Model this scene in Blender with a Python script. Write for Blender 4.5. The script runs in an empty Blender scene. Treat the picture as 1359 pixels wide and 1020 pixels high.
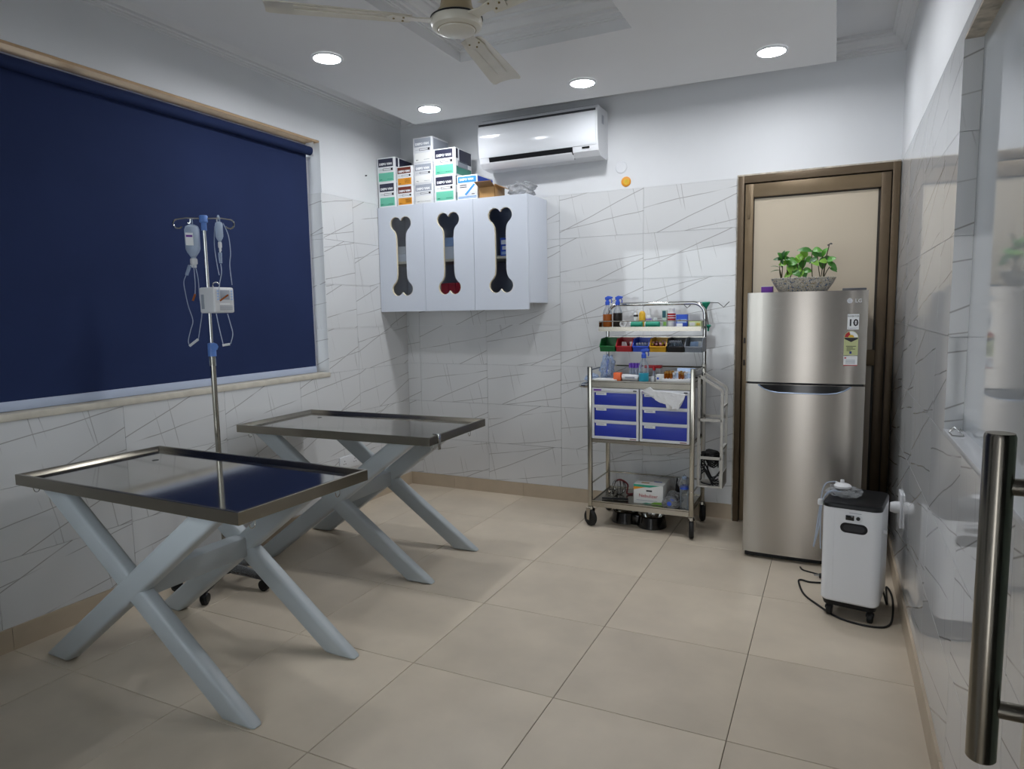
import bpy, bmesh, math, random
from mathutils import Vector, Matrix, noise
random.seed(7)
S = bpy.context.scene
COL = S.collection
R = math.radians
# ------------------------------------------------------------------ camera
CAM = Vector((3.092, -4.508, 1.385)); FPX = 891.934; CX, CY = 679.5, 510.0
YAW, PITCH, ROLL = R(25.678), R(6.197), R(-0.984)
_f = Vector((-math.sin(YAW)*math.cos(PITCH), math.cos(YAW)*math.cos(PITCH), -math.sin(PITCH)))
_r = Vector((math.cos(YAW), math.sin(YAW), 0)); _u = _r.cross(_f)
CR = _r*math.cos(ROLL) + _u*math.sin(ROLL); CU = -_r*math.sin(ROLL) + _u*math.cos(ROLL)
cam = bpy.data.objects.new('camera', bpy.data.cameras.new('camera')); COL.objects.link(cam)
cam.data.sensor_width = 36; cam.data.sensor_fit = 'HORIZONTAL'; cam.data.lens = FPX*36/1359
cam.data.clip_start = 0.02
M = Matrix((( CR.x, CU.x, -_f.x), (CR.y, CU.y, -_f.y), (CR.z, CU.z, -_f.z))).to_4x4(); M.translation = CAM
cam.matrix_world = M; S.camera = cam
def px(x, y, ax, val):
    """pixel of the photograph -> point on the plane (axis ax = val) that the thing touches"""
    d = _f + CR*((x-CX)/FPX) - CU*((y-CY)/FPX); t = (val-CAM[ax])/d[ax]
    return CAM + d*t
# ------------------------------------------------------------------ light
LAMP = 150.0
LAMP_COL = (0.95, 0.97, 1.0)
w = bpy.data.worlds.new('daylight'); S.world = w; w.use_nodes = True
bg = w.node_tree.nodes['Background']; bg.inputs[0].default_value = (0.95, 0.97, 1.0, 1); bg.inputs[1].default_value = 3.9
S.view_settings.view_transform = 'Standard'; S.view_settings.look = 'None'
S.view_settings.gamma = 1; S.view_settings.use_curve_mapping = False; S.view_settings.exposure = 0.05
# ------------------------------------------------------------------ materials
def lin(c):
    return tuple((v/12.92 if v <= .04045 else ((v+.055)/1.055)**2.4) for v in c)
def hexc(h):
    return lin(tuple(int(h[i:i+2], 16)/255 for i in (0, 2, 4)))
MATS = {}
def mat(name, col, rough=.5, metal=0, spec=.5, noise_amt=0, noise_scale=8, bump=0, bump_scale=60, alpha=1, emit=None, coat=0, rand=0, trans=0):
    if name in MATS: return MATS[name]
    if isinstance(col, str): col = hexc(col)
    m = bpy.data.materials.new(name); m.use_nodes = True; nt = m.node_tree; N = nt.nodes; L = nt.links
    b = N['Principled BSDF']; b.inputs['Base Color'].default_value = (*col, 1)
    b.inputs['Roughness'].default_value = rough; b.inputs['Metallic'].default_value = metal
    b.inputs['Specular IOR Level'].default_value = spec; b.inputs['Coat Weight'].default_value = coat
    b.inputs['Coat Roughness'].default_value = .05
    b.inputs['Alpha'].default_value = alpha; b.inputs['Transmission Weight'].default_value = trans
    tc = N.new('ShaderNodeTexCoord')
    if emit: b.inputs['Emission Color'].default_value = (*emit[0], 1); b.inputs['Emission Strength'].default_value = emit[1]
    if noise_amt or rand:
        nz = N.new('ShaderNodeTexNoise'); nz.inputs['Scale'].default_value = noise_scale; nz.inputs['Detail'].default_value = 5
        L.new(tc.outputs['Object'], nz.inputs['Vector'])
        mr = N.new('ShaderNodeMapRange'); mr.inputs[1].default_value = .3; mr.inputs[2].default_value = .7
        mr.inputs[3].default_value = 1-noise_amt; mr.inputs[4].default_value = 1+noise_amt
        L.new(nz.outputs[0], mr.inputs[0]); val = mr.outputs[0]
        if rand:
            oi = N.new('ShaderNodeObjectInfo'); m2 = N.new('ShaderNodeMapRange')
            m2.inputs[3].default_value = 1-rand; m2.inputs[4].default_value = 1+rand
            L.new(oi.outputs['Random'], m2.inputs[0]); mu = N.new('ShaderNodeMath'); mu.operation = 'MULTIPLY'
            L.new(val, mu.inputs[0]); L.new(m2.outputs[0], mu.inputs[1]); val = mu.outputs[0]
            # shift the noise per object
            ad = N.new('ShaderNodeVectorMath'); ad.operation = 'ADD'; sc = N.new('ShaderNodeMath'); sc.operation = 'MULTIPLY'; sc.inputs[1].default_value = 37
            L.new(oi.outputs['Random'], sc.inputs[0]); L.new(tc.outputs['Object'], ad.inputs[0]); L.new(sc.outputs[0], ad.inputs[1]); L.new(ad.outputs[0], nz.inputs['Vector'])
        hs = N.new('ShaderNodeVectorMath'); hs.operation = 'SCALE'; hs.inputs[0].default_value = col
        L.new(val, hs.inputs['Scale']); L.new(hs.outputs[0], b.inputs['Base Color'])
    if bump:
        n2 = N.new('ShaderNodeTexNoise'); n2.inputs['Scale'].default_value = bump_scale; n2.inputs['Detail'].default_value = 3
        L.new(tc.outputs['Object'], n2.inputs['Vector']); bp = N.new('ShaderNodeBump'); bp.inputs['Strength'].default_value = bump; bp.inputs['Distance'].default_value = .01
        L.new(n2.outputs[0], bp.inputs['Height']); L.new(bp.outputs[0], b.inputs['Normal'])
    MATS[name] = m; return m
def mathn(nt, op, a, b=None, c=None):
    n = nt.nodes.new('ShaderNodeMath'); n.operation = op
    for i, v in enumerate((a, b, c)):
        if v is None: continue
        if isinstance(v, (int, float)): n.inputs[i].default_value = v
        else: nt.links.new(v, n.inputs[i])
    return n.outputs[0]
def vein_tile_mat():
    m = bpy.data.materials.new('veined_white_tile'); m.use_nodes = True; nt = m.node_tree; N = nt.nodes; L = nt.links
    b = N['Principled BSDF']; b.inputs['Roughness'].default_value = .05; b.inputs['Specular IOR Level'].default_value = .55
    tc = N.new('ShaderNodeTexCoord'); oi = N.new('ShaderNodeObjectInfo'); r = oi.outputs['Random']
    sp = N.new('ShaderNodeSeparateXYZ'); L.new(tc.outputs['Object'], sp.inputs[0]); u, v = sp.outputs[0], sp.outputs[2]
    off = N.new('ShaderNodeVectorMath'); off.operation = 'ADD'; rr = mathn(nt, 'MULTIPLY', r, 61.7)
    L.new(tc.outputs['Object'], off.inputs[0]); L.new(rr, off.inputs[1])
    def nz(scale, det=2):
        n = N.new('ShaderNodeTexNoise'); n.inputs['Scale'].default_value = scale; n.inputs['Detail'].default_value = det
        L.new(off.outputs[0], n.inputs['Vector']); return mathn(nt, 'SUBTRACT', n.outputs[0], .5)
    n1 = nz(2.2); n2 = nz(9); n3 = nz(5.0, 1)
    def fam(cu, cv, period, shift, width, thr, amp=.10):
        a = mathn(nt, 'ADD', mathn(nt, 'MULTIPLY', u, cu), mathn(nt, 'MULTIPLY', v, cv))
        a = mathn(nt, 'ADD', a, mathn(nt, 'MULTIPLY', n1, amp)); a = mathn(nt, 'ADD', a, mathn(nt, 'MULTIPLY', n2, .004))
        a = mathn(nt, 'ADD', mathn(nt, 'DIVIDE', a, period), mathn(nt, 'MULTIPLY', r, shift))
        f = mathn(nt, 'ABSOLUTE', mathn(nt, 'SUBTRACT', mathn(nt, 'FRACT', a), .5))
        d = mathn(nt, 'MULTIPLY', f, period)
        ln = mathn(nt, 'SUBTRACT', 1, mathn(nt, 'DIVIDE', d, width)); ln = mathn(nt, 'MAXIMUM', ln, 0)
        gate = mathn(nt, 'MULTIPLY', mathn(nt, 'ADD', n3, thr), 5); n = mathn(nt, 'MINIMUM', mathn(nt, 'MAXIMUM', gate, 0), 1)
        return mathn(nt, 'MULTIPLY', ln, n)
    a = fam(-.16, 1, .21, 13.1, .0034, .20, .035); bb = fam(-.42, 1, .36, 29.3, .0040, .40, .03); c = fam(1, .20, .26, 17.7, .0032, .06, .03); d = fam(1, .27, .19, 41.3, .0028, -.03, .03)
    ln = mathn(nt, 'MAXIMUM', mathn(nt, 'MAXIMUM', a, bb), mathn(nt, 'MULTIPLY', mathn(nt, 'MAXIMUM', c, d), .8))
    mx = N.new('ShaderNodeMix'); mx.data_type = 'RGBA'; L.new(mathn(nt, 'MULTIPLY', ln, .85), mx.inputs[0])
    mx.inputs[6].default_value = (.70, .71, .72, 1); mx.inputs[7].default_value = (.22, .21, .20, 1)
    L.new(mx.outputs[2], b.inputs['Base Color'])
    MATS['veined_white_tile'] = m; return m
def thin_glass(name, tint, refl=.08, rough=.02, fres=True):
    m = bpy.data.materials.new(name); m.use_nodes = True; nt = m.node_tree; N = nt.nodes; L = nt.links
    N.remove(N['Principled BSDF']); out = N['Material Output']
    t = N.new('ShaderNodeBsdfTransparent'); t.inputs[0].default_value = (*tint, 1)
    g = N.new('ShaderNodeBsdfGlossy'); g.inputs['Roughness'].default_value = rough
    lw = N.new('ShaderNodeFresnel'); lw.inputs[0].default_value = 1.45
    mx = N.new('ShaderNodeMixShader'); L.new(lw.outputs[0], mx.inputs[0]); L.new(t.outputs[0], mx.inputs[1]); L.new(g.outputs[0], mx.inputs[2])
    L.new(mx.outputs[0], out.inputs[0]); MATS[name] = m; return m
def cloudy_plastic(name, col, opac=.45, rough=.15, bump=0, bscale=40):
    """clear or milky plastic: part see-through, part glossy diffuse"""
    m = bpy.data.materials.new(name); m.use_nodes = True; nt = m.node_tree; N = nt.nodes; L = nt.links
    b = N['Principled BSDF']; b.inputs['Base Color'].default_value = (*col, 1); b.inputs['Roughness'].default_value = rough
    t = N.new('ShaderNodeBsdfTransparent'); mx = N.new('ShaderNodeMixShader')
    fr = N.new('ShaderNodeFresnel'); fr.inputs[0].default_value = 1.4
    f = mathn(nt, 'MINIMUM', mathn(nt, 'ADD', fr.outputs[0], opac), 1)
    tr_ = N.new('ShaderNodeBsdfTranslucent'); tr_.inputs[0].default_value = (*col, 1); m3 = N.new('ShaderNodeMixShader'); m3.inputs[0].default_value = .4
    L.new(b.outputs[0], m3.inputs[1]); L.new(tr_.outputs[0], m3.inputs[2])
    L.new(f, mx.inputs[0]); L.new(t.outputs[0], mx.inputs[1]); L.new(m3.outputs[0], mx.inputs[2]); L.new(mx.outputs[0], N['Material Output'].inputs[0])
    if bump:
        tc = N.new('ShaderNodeTexCoord'); n2 = N.new('ShaderNodeTexNoise'); n2.inputs['Scale'].default_value = bscale; n2.inputs['Detail'].default_value = 4
        L.new(tc.outputs['Object'], n2.inputs['Vector']); bp = N.new('ShaderNodeBump'); bp.inputs['Strength'].default_value = bump; bp.inputs['Distance'].default_value = .02
        L.new(n2.outputs[0], bp.inputs['Height']); L.new(bp.outputs[0], b.inputs['Normal']); L.new(bp.outputs[0], fr.inputs['Normal'])
    MATS[name] = m; return m
def brushed_mat(name, col, rough, axis_scale=(3, 3, 900)):
    m = mat(name, col, rough, metal=1.0); nt = m.node_tree; N = nt.nodes; L = nt.links; b = N['Principled BSDF']
    tc = N.new('ShaderNodeTexCoord'); mp = N.new('ShaderNodeMapping'); mp.inputs['Scale'].default_value = axis_scale
    nz = N.new('ShaderNodeTexNoise'); nz.inputs['Scale'].default_value = 1; nz.inputs['Detail'].default_value = 3
    L.new(tc.outputs['Object'], mp.inputs[0]); L.new(mp.outputs[0], nz.inputs['Vector'])
    mr = N.new('ShaderNodeMapRange'); mr.inputs[3].default_value = rough*.8; mr.inputs[4].default_value = rough*1.25
    L.new(nz.outputs[0], mr.inputs[0]); L.new(mr.outputs[0], b.inputs['Roughness'])
    bp = N.new('ShaderNodeBump'); bp.inputs['Strength'].default_value = .004; bp.inputs['Distance'].default_value = .0005
    L.new(nz.outputs[0], bp.inputs['Height']); L.new(bp.outputs[0], b.inputs['Normal'])
    tg_ = N.new('ShaderNodeTangent'); tg_.direction_type = 'RADIAL'; tg_.axis = 'Z'; L.new(tg_.outputs[0], b.inputs['Tangent']); b.inputs['Anisotropic'].default_value = .8; b.inputs['Anisotropic Rotation'].default_value = .25; return m
def speckle_mat():
    m = mat('speckled_ceramic', '8f8a80', .45); nt = m.node_tree; N = nt.nodes; L = nt.links; b = N['Principled BSDF']
    tc = N.new('ShaderNodeTexCoord'); vo = N.new('ShaderNodeTexVoronoi'); vo.inputs['Scale'].default_value = 190
    L.new(tc.outputs['Object'], vo.inputs['Vector']); cr = N.new('ShaderNodeValToRGB'); L.new(vo.outputs['Color'], cr.inputs[0]); cr.color_ramp.interpolation = 'CONSTANT'
    e = cr.color_ramp.elements; e[0].color = (*hexc('a8a294'), 1); e[1].position = .55; e[1].color = (*hexc('c4bcac'), 1)
    x = e.new(.72); x.color = (*hexc('4d5f7c'), 1); x = e.new(.82); x.color = (*hexc('8d7a55'), 1); x = e.new(.9); x.color = (*hexc('8f8a84'), 1)
    L.new(cr.outputs[0], b.inputs['Base Color']); return m
# ------------------------------------------------------------------ mesh helpers
def smooth_sharp(bm, ang=35):
    lim = R(ang)
    for f in bm.faces: f.smooth = True
    for e in bm.edges:
        if len(e.link_faces) == 2: e.smooth = e.calc_face_angle(0) < lim
def obj(name, bm, m, parent=None, world=True, ang=35):
    """link one mesh object; coordinates in bm are world ones and move to the parent's frame"""
    bmesh.ops.recalc_face_normals(bm, faces=bm.faces); bm.normal_update()
    smooth_sharp(bm, ang); me = bpy.data.meshes.new(name)
    bm.to_mesh(me); bm.free()
    o = bpy.data.objects.new(name, me); COL.objects.link(o)
    if m is not None: me.materials.append(MATS[m] if isinstance(m, str) else m)
    if parent is not None:
        if world: me.transform(abs_matrix(parent).inverted())
        o.parent = parent
    return o
def abs_matrix(o):
    mm = Matrix.LocRotScale(o.location, o.rotation_euler, o.scale)
    while o.parent is not None:
        o = o.parent; mm = Matrix.LocRotScale(o.location, o.rotation_euler, o.scale) @ mm
    return mm
def setp(o, label=None, cat=None, group=None, kind=None):
    if label: o['label'] = label
    if cat: o['category'] = cat
    if group: o['group'] = group
    if kind: o['kind'] = kind
    return o
def thing(name, label, cat, loc=(0, 0, 0), rz=0, group=None, kind=None):
    o = bpy.data.objects.new(name, None); COL.objects.link(o); o.empty_display_size = .05
    o.location = loc; o.rotation_euler = (0, 0, rz); return setp(o, label, cat, group, kind)
def single(name, bm, m, label, cat, origin, group=None, kind=None, ang=35):
    """a thing that is one mesh, with its origin at its base"""
    origin = Vector(origin); bmesh.ops.translate(bm, verts=bm.verts, vec=-origin)
    o = obj(name, bm, m, ang=ang); o.location = origin; return setp(o, label, cat, group, kind)
def B(): return bmesh.new()
def box(bm, x0, x1, y0, y1, z0, z1, bev=0, seg=2, mtx=None):
    t = bmesh.new(); bmesh.ops.create_cube(t, size=1)
    bmesh.ops.scale(t, verts=t.verts, vec=(x1-x0, y1-y0, z1-z0)); bmesh.ops.translate(t, verts=t.verts, vec=((x0+x1)/2, (y0+y1)/2, (z0+z1)/2))
    if bev: bmesh.ops.bevel(t, geom=list(t.edges), offset=bev, segments=seg, affect='EDGES', profile=.5)
    return merge(bm, t, mtx)
def merge(bm, t, mtx=None):
    if mtx is not None: bmesh.ops.transform(t, matrix=mtx, verts=t.verts)
    vm = {v: bm.verts.new(v.co) for v in t.verts}
    for f in t.faces:
        try: bm.faces.new([vm[v] for v in f.verts])
        except ValueError: pass
    t.free(); return bm
def frame_of(d):
    d = Vector(d).normalized(); a = Vector((0, 0, 1)) if abs(d.z) < .9 else Vector((1, 0, 0))
    n = d.cross(a).normalized(); return n, d.cross(n).normalized()
def cyl(bm, p0, p1, r0, r1=None, seg=16, caps=True):
    p0, p1 = Vector(p0), Vector(p1); r1 = r0 if r1 is None else r1; n, b = frame_of(p1-p0)
    ra = [bm.verts.new(p0+(n*math.cos(t)+b*math.sin(t))*r0) for t in [2*math.pi*i/seg for i in range(seg)]]
    rb = [bm.verts.new(p1+(n*math.cos(t)+b*math.sin(t))*r1) for t in [2*math.pi*i/seg for i in range(seg)]]
    for i in range(seg): bm.faces.new([ra[i], ra[(i+1) % seg], rb[(i+1) % seg], rb[i]])
    if caps: bm.faces.new(ra[::-1]); bm.faces.new(rb)
    return bm
def spline(pts, n=6):
    pts = [Vector(p) for p in pts]; out = []
    for i in range(len(pts)-1):
        p0 = pts[max(i-1, 0)]; p1 = pts[i]; p2 = pts[i+1]; p3 = pts[min(i+2, len(pts)-1)]
        for k in range(n):
            t = k/n; out.append(.5*((2*p1)+(p2-p0)*t+(2*p0-5*p1+4*p2-p3)*t*t+(3*p1-p0-3*p2+p3)*t**3))
    out.append(pts[-1]); return out
def tube(bm, pts, r, seg=8, caps=True):
    pts = [Vector(p) for p in pts]; rings = []; n = None
    for i, p in enumerate(pts):
        d = (pts[min(i+1, len(pts)-1)]-pts[max(i-1, 0)]).normalized()
        if n is None: n, _ = frame_of(d)
        n = (n-d*n.dot(d)).normalized(); b = d.cross(n); rr = r[i] if isinstance(r, (list, tuple)) else r
        rings.append([bm.verts.new(p+(n*math.cos(t)+b*math.sin(t))*rr) for t in [2*math.pi*k/seg for k in range(seg)]])
    for a, c in zip(rings, rings[1:]):
        for k in range(seg): bm.faces.new([a[k], a[(k+1) % seg], c[(k+1) % seg], c[k]])
    if caps: bm.faces.new(rings[0][::-1]); bm.faces.new(rings[-1])
    return bm
def lathe(bm, base, prof, seg=24, axis=(0, 0, 1), sx=1, sy=1):
    """prof: list of (radius, height)"""
    base = Vector(base); ax = Vector(axis).normalized(); n, b = frame_of(ax) if abs(ax.z) < .99 else (Vector((1, 0, 0)), Vector((0, 1, 0))); rings = []
    for r, h in prof:
        if r < 1e-6: rings.append([bm.verts.new(base+ax*h)])
        else: rings.append([bm.verts.new(base+ax*h+n*(math.cos(2*math.pi*k/seg)*r*sx)+b*(math.sin(2*math.pi*k/seg)*r*sy)) for k in range(seg)])
    for a, c in zip(rings, rings[1:]):
        for k in range(seg):
            q = [a[k % len(a)], a[(k+1) % len(a)], c[(k+1) % len(c)], c[k % len(c)]]; qq = []
            for v in q:
                if v not in qq: qq.append(v)
            if len(qq) > 2: bm.faces.new(qq)
    return bm
def prism(bm, outline, depth, holes=(), bev=0, mtx=None):
    """outline: 3D points of a flat polygon; depth: extrusion vector"""
    t = bmesh.new(); ed = []
    for lp in [outline]+list(holes):
        vs = [t.verts.new(p) for p in lp]
        for i in range(len(vs)): ed.append(t.edges.new((vs[i], vs[(i+1) % len(vs)])))
    if holes: bmesh.ops.triangle_fill(t, use_beauty=True, use_dissolve=False, edges=ed)
    else: t.faces.new([e for e in t.verts])
    g = bmesh.ops.extrude_face_region(t, geom=list(t.faces))
    bmesh.ops.translate(t, verts=[v for v in g['geom'] if isinstance(v, bmesh.types.BMVert)], vec=depth)
    bmesh.ops.recalc_face_normals(t, faces=t.faces)
    if bev: bmesh.ops.bevel(t, geom=list(t.edges), offset=bev, segments=3, affect='EDGES', profile=.5)
    return merge(bm, t, mtx)
def blob(bm, c, s, amp=.2, freq=2.5, sub=3, seed=0, flat=None):
    t = bmesh.new(); bmesh.ops.create_icosphere(t, subdivisions=sub, radius=1)
    for v in t.verts:
        k = 1+amp*noise.noise(v.co*freq+Vector((seed*3.1, seed*1.7, seed)))+amp*.5*noise.noise(v.co*freq*2.6+Vector((seed, 5, 2)))
        v.co = Vector((v.co.x*s[0]*k, v.co.y*s[1]*k, v.co.z*s[2]*k))
        if flat is not None and v.co.z < -s[2]*flat: v.co.z = -s[2]*flat
        v.co += Vector(c)
    return merge(bm, t)
def text(name, body, size, origin, right, up, m, parent, align='CENTER', ext=.0006, bold=0, sx=1):
    cu = bpy.data.curves.new(name, 'FONT'); cu.body = body; cu.size = size; cu.align_x = align; cu.align_y = 'CENTER'; cu.extrude = ext; cu.offset = bold; cu.resolution_u = 2
    t = bpy.data.objects.new(name, cu); COL.objects.link(t); bpy.context.view_layer.update()
    me = bpy.data.meshes.new_from_object(t.evaluated_get(bpy.context.evaluated_depsgraph_get())); bpy.data.objects.remove(t); bpy.data.curves.remove(cu)
    r, u = Vector(right).normalized(), Vector(up).normalized(); n = r.cross(u)
    mm = Matrix(((r.x*sx, u.x, n.x), (r.y*sx, u.y, n.y), (r.z*sx, u.z, n.z))).to_4x4(); mm.translation = Vector(origin)
    me.transform(abs_matrix(parent).inverted() @ mm); me.name = name; me.materials.clear(); me.materials.append(MATS[m] if isinstance(m, str) else m)
    o = bpy.data.objects.new(name, me); COL.objects.link(o); o.parent = parent; return o
def patch(name, o, right, up, w_, h_, m, parent, t=.0008, bev=0):
    """a thin printed or stuck-on panel; o is its lower left corner"""
    r, u = Vector(right).normalized(), Vector(up).normalized(); n = r.cross(u); o = Vector(o)
    return obj(name, prism(B(), [o, o+r*w_, o+r*w_+u*h_, o+u*h_], n*t), m, parent)
X_, Y_, Z_ = Vector((1, 0, 0)), Vector((0, 1, 0)), Vector((0, 0, 1))
# plain materials
mat('paint', '#dfe1e4'[1:], .6, noise_amt=.02, noise_scale=3, bump=.02, bump_scale=40)
mat('ceiling_paint', 'dfe0e2', .7, noise_amt=.015, noise_scale=2)
mat('grout', 'b9b6b0', .9)
mat('floor_grout', '5d5449', .9)
mat('floor_tile', 'cdc0ad', .32, noise_amt=.09, noise_scale=3.5, rand=.035, bump=.015, bump_scale=25)
mat('skirting', 'c0b09a', .4, noise_amt=.08, noise_scale=6, rand=.05)
vein_tile_mat()
mat('white_gloss', 'e4e6ea', .22); mat('white_matt', 'e2e3e4', .55); mat('white_plastic', 'dcdddf', .35); mat('milk', 'd6dade', .3)
mat('cabinet_white', 'd5dbe6', .35); mat('edge_cream', 'e6dcc4', .6)
mat('black_plastic', '121316', .38, spec=.3); mat('black_rubber', '141414', .7); mat('black_gloss', '0b0c0e', .12); mat('dark_grey', '34363a', .5); mat('ink', '26262c', .6)
mat('chrome', 'c9c9c6', .12, metal=1); mat('steel', 'a19b90', .26, metal=1, noise_amt=.05, noise_scale=12)
mat('steel_post', 'a9a59b', .2, metal=1, noise_amt=.06, noise_scale=14)
mat('table_steel', 'bcbab5', .085, metal=1, noise_amt=.04, noise_scale=5, bump=.008, bump_scale=7)
mat('rim_steel', '8b867b', .26, metal=1, noise_amt=.08, noise_scale=7)
mat('table_frame', 'b4bbbf', .38, noise_amt=.03, noise_scale=5)
mat('bronze', '5d4e3b', .42, metal=.4, noise_amt=.1, noise_scale=9); mat('bronze_light', '74634b', .40, metal=.4, noise_amt=.08, noise_scale=8); mat('bronze_dark', '2b2218', .5)
mat('chipped', 'bcb4a6', .8, noise_amt=.3, noise_scale=30)
mat('door_panel', 'c6b9a4', .35, noise_amt=.03, noise_scale=2)
mat('blind_blue', '263257', .8, spec=.15, noise_amt=.06, noise_scale=2.5, bump=.03, bump_scale=400)
mat('blind_bar', 'b9c4da', .5); mat('sill', 'cfc9bb', .7, noise_amt=.1, noise_scale=14, bump=.1, bump_scale=35); mat('soffit', 'c2a582', .7, noise_amt=.08, noise_scale=10)
thin_glass('window_glass', (.92, .95, .96)); thin_glass('cabinet_glass', (.88, .90, .93)); thin_glass('door_glass', (.86, .93, .90))
mat('frosted', 'bfc4c8', .04, spec=.7)
mat('lamp_glow', 'ffffff', .5, emit=(LAMP_COL, LAMP))
mat('fan_cream', 'cfcabd', .3, noise_amt=.05, noise_scale=9); mat('fan_tan', '9a8a6a', .35, noise_amt=.08, noise_scale=12); mat('fan_gold', '8e7b52', .3, metal=.6)
brushed_mat('fridge_steel', 'a39e97', .24); mat('fridge_side', '55565a', .45); mat('lip_blue', '9fb0cc', .25, metal=.6)
speckle_mat()
for n_, c_ in dict(red='b01d26', dark_red='6d1f26', blue='2b55c8', drawer_blue='2136a8', deep_blue='1b2f86', pale_blue='a9c3e6', sky='3f9ade', cyan='2ba6c4', green='1f7a3f', mint='6fc9ac', teal='1f9a7d', yellow='e0b02a', orange='ef6f3a', amber='9c5213', dark_amber='17110d', purple='6a2a9a', violet='7b52c8', gold='a67a35', brown_label='6e2a18', box_orange='e59a2c', navy='2b2d45', grey_print='9aa0ab', pale_print='e4e5e3', card='b78d58', card_dark='8a6539', pink='d7a3a8', lime='c9d69a', pale_green='bfd4c8', tag='d8dade', sticker_olive='c2c893', white_print='eef0f2', leaf_a='4f8f2c', leaf_b='3a7328', leaf_c='77a83a', leaf_d='2f5a2c', stem='3e3a22', soil='33291f', lemon='c9b32a').items():
    mat(n_, c_, .42 if 'leaf' not in n_ else .4)
mat('rack_grey', 'bfbcb5', .45); mat('cotton', 'e9eaec', .95, bump=.4, bump_scale=70)
cloudy_plastic('clear_plastic', lin((.80, .84, .88)), .12, .08); cloudy_plastic('bag_plastic', lin((.76, .77, .78)), .26, .15, bump=1.0, bscale=30)
cloudy_plastic('milky_plastic', lin((.84, .90, .97)), .38, .2); cloudy_plastic('line_plastic', lin((.80, .84, .90)), .55, .2); cloudy_plastic('blue_wrap', lin((.80, .87, .97)), .25, .15, bump=1.0, bscale=35); cloudy_plastic('drip_bottle', lin((.88, .93, .99)), .55, .2); mat('handle_steel', '8a857b', .22, metal=1)
cloudy_plastic('amber_glass', lin((.66, .36, .08)), .8, .1); cloudy_plastic('cyan_liquid', lin((.12, .68, .82)), .8, .1)
# ================================================================== THE ROOM
XR, YF, ZT, ZB, ZC, ZP = 3.404, -4.40, 2.188, 0.098, 2.90, 2.70
WY0, WY1, WZ0, WZ1 = -4.05, -0.934, 0.983, 2.52       # left window opening
VY0, VY1, VZ0, VZ1 = -3.40, -2.09, 1.0, 2.15          # right window opening
DX0, DX1, DZ1 = 2.42, 3.36, 2.15                      # doorway the camera stands in
TH = .008
# ---- floor: slab of grout with 0.6 m tiles
floor = single('floor', box(B(), -.15, XR+.15, YF-2.6, .15, -.10, -.004), 'floor_grout', 'beige tiled floor of the treatment room', 'floor', (0, 0, -.1), kind='structure')
tile_cache = {}
def floor_tile(x0, x1, y0, y1):
    w_, d_ = round(x1-x0, 4), round(y1-y0, 4)
    if (w_, d_) not in tile_cache:
        bm = box(B(), -w_/2, w_/2, -d_/2, d_/2, -.008, 0); top = [e for e in bm.edges if all(v.co.z > -.001 for v in e.verts)]
        bmesh.ops.bevel(bm, geom=top, offset=.0012, segments=1, affect='EDGES')
        me = bpy.data.meshes.new('tile'); bm.to_mesh(me); bm.free(); me.materials.append(MATS['floor_tile']); tile_cache[(w_, d_)] = me
    o = bpy.data.objects.new('tile', tile_cache[(w_, d_)]); COL.objects.link(o); o.parent = floor
    o.location = Vector(((x0+x1)/2, (y0+y1)/2, 0))-floor.location
g = .0012
xs = sorted({0.0, XR} | {2.2177+.6*k for k in range(-8, 4) if 0.02 < 2.2177+.6*k < XR-.02})
ys = sorted({YF-2.6, 0.0} | {-1.7921+.6*k for k in range(-12, 6) if YF-2.58 < -1.7921+.6*k < -.02})
for a, b in zip(xs, xs[1:]):
    for c, d in zip(ys, ys[1:]): floor_tile(a+g, b-g, c+g, d-g)
# ---- walls
def wall_tiles(wall, plane, us, vs, holes, xform):
    """glazed tiles on a wall: us, vs are joint lines; holes are rectangles; xform maps a tile's frame to the room"""
    g = .0008; cache = {}
    for a, b in zip(us, us[1:]):
        for c, d in zip(vs, vs[1:]):
            rects = [(a+g, b-g, c+g, d-g)]
            for h in holes:
                out = []
                for (p, q, s, t) in rects:
                    if q <= h[0] or p >= h[1] or t <= h[2] or s >= h[3]: out.append((p, q, s, t)); continue
                    if s < h[2]: out.append((p, q, s, h[2]))
                    if t > h[3]: out.append((p, q, h[3], t))
                    s2, t2 = max(s, h[2]), min(t, h[3])
                    if p < h[0]: out.append((p, h[0], s2, t2))
                    if q > h[1]: out.append((h[1], q, s2, t2))
                rects = out
            rects = [r for r in rects if r[1]-r[0] > .004 and r[3]-r[2] > .004]
            if not rects: continue
            mu, mv = (a+b)/2, (c+d)/2; key = tuple(round(v, 4) for r in rects for v in (r[0]-mu, r[1]-mu, r[2]-mv, r[3]-mv))
            if key not in cache:
                bm = B()
                for r in rects: box(bm, r[0]-mu, r[1]-mu, -TH, 0, r[2]-mv, r[3]-mv)
                me = bpy.data.meshes.new('tile'); bm.to_mesh(me); bm.free(); me.materials.append(MATS['veined_white_tile']); cache[key] = me
            o = bpy.data.objects.new('tile', cache[key]); COL.objects.link(o); o.parent = wall
            loc, rz = xform(mu, mv); o.location = Vector(loc)-wall.location; o.rotation_euler = (0, 0, rz)
vs = [ZB]+[ZT-.3*k for k in range(6, -1, -1)]
# back wall
bm = box(B(), -.12, XR+.12, .0085, .14, 0, 3.0); box(bm, 0, XR, 0, .0085, ZT, 3.0)
wall_back = single('wall_back', bm, 'paint', 'white back wall, painted above glazed veined tiles', 'wall', (0, 0, 0), kind='structure')
us = sorted({0.0, 2.515} | {.118+.6*k for k in range(0, 5) if .118+.6*k < 2.5})
wall_tiles(wall_back, 'y', us, vs, [], lambda u, v: ((u, TH, v), 0))
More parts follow.
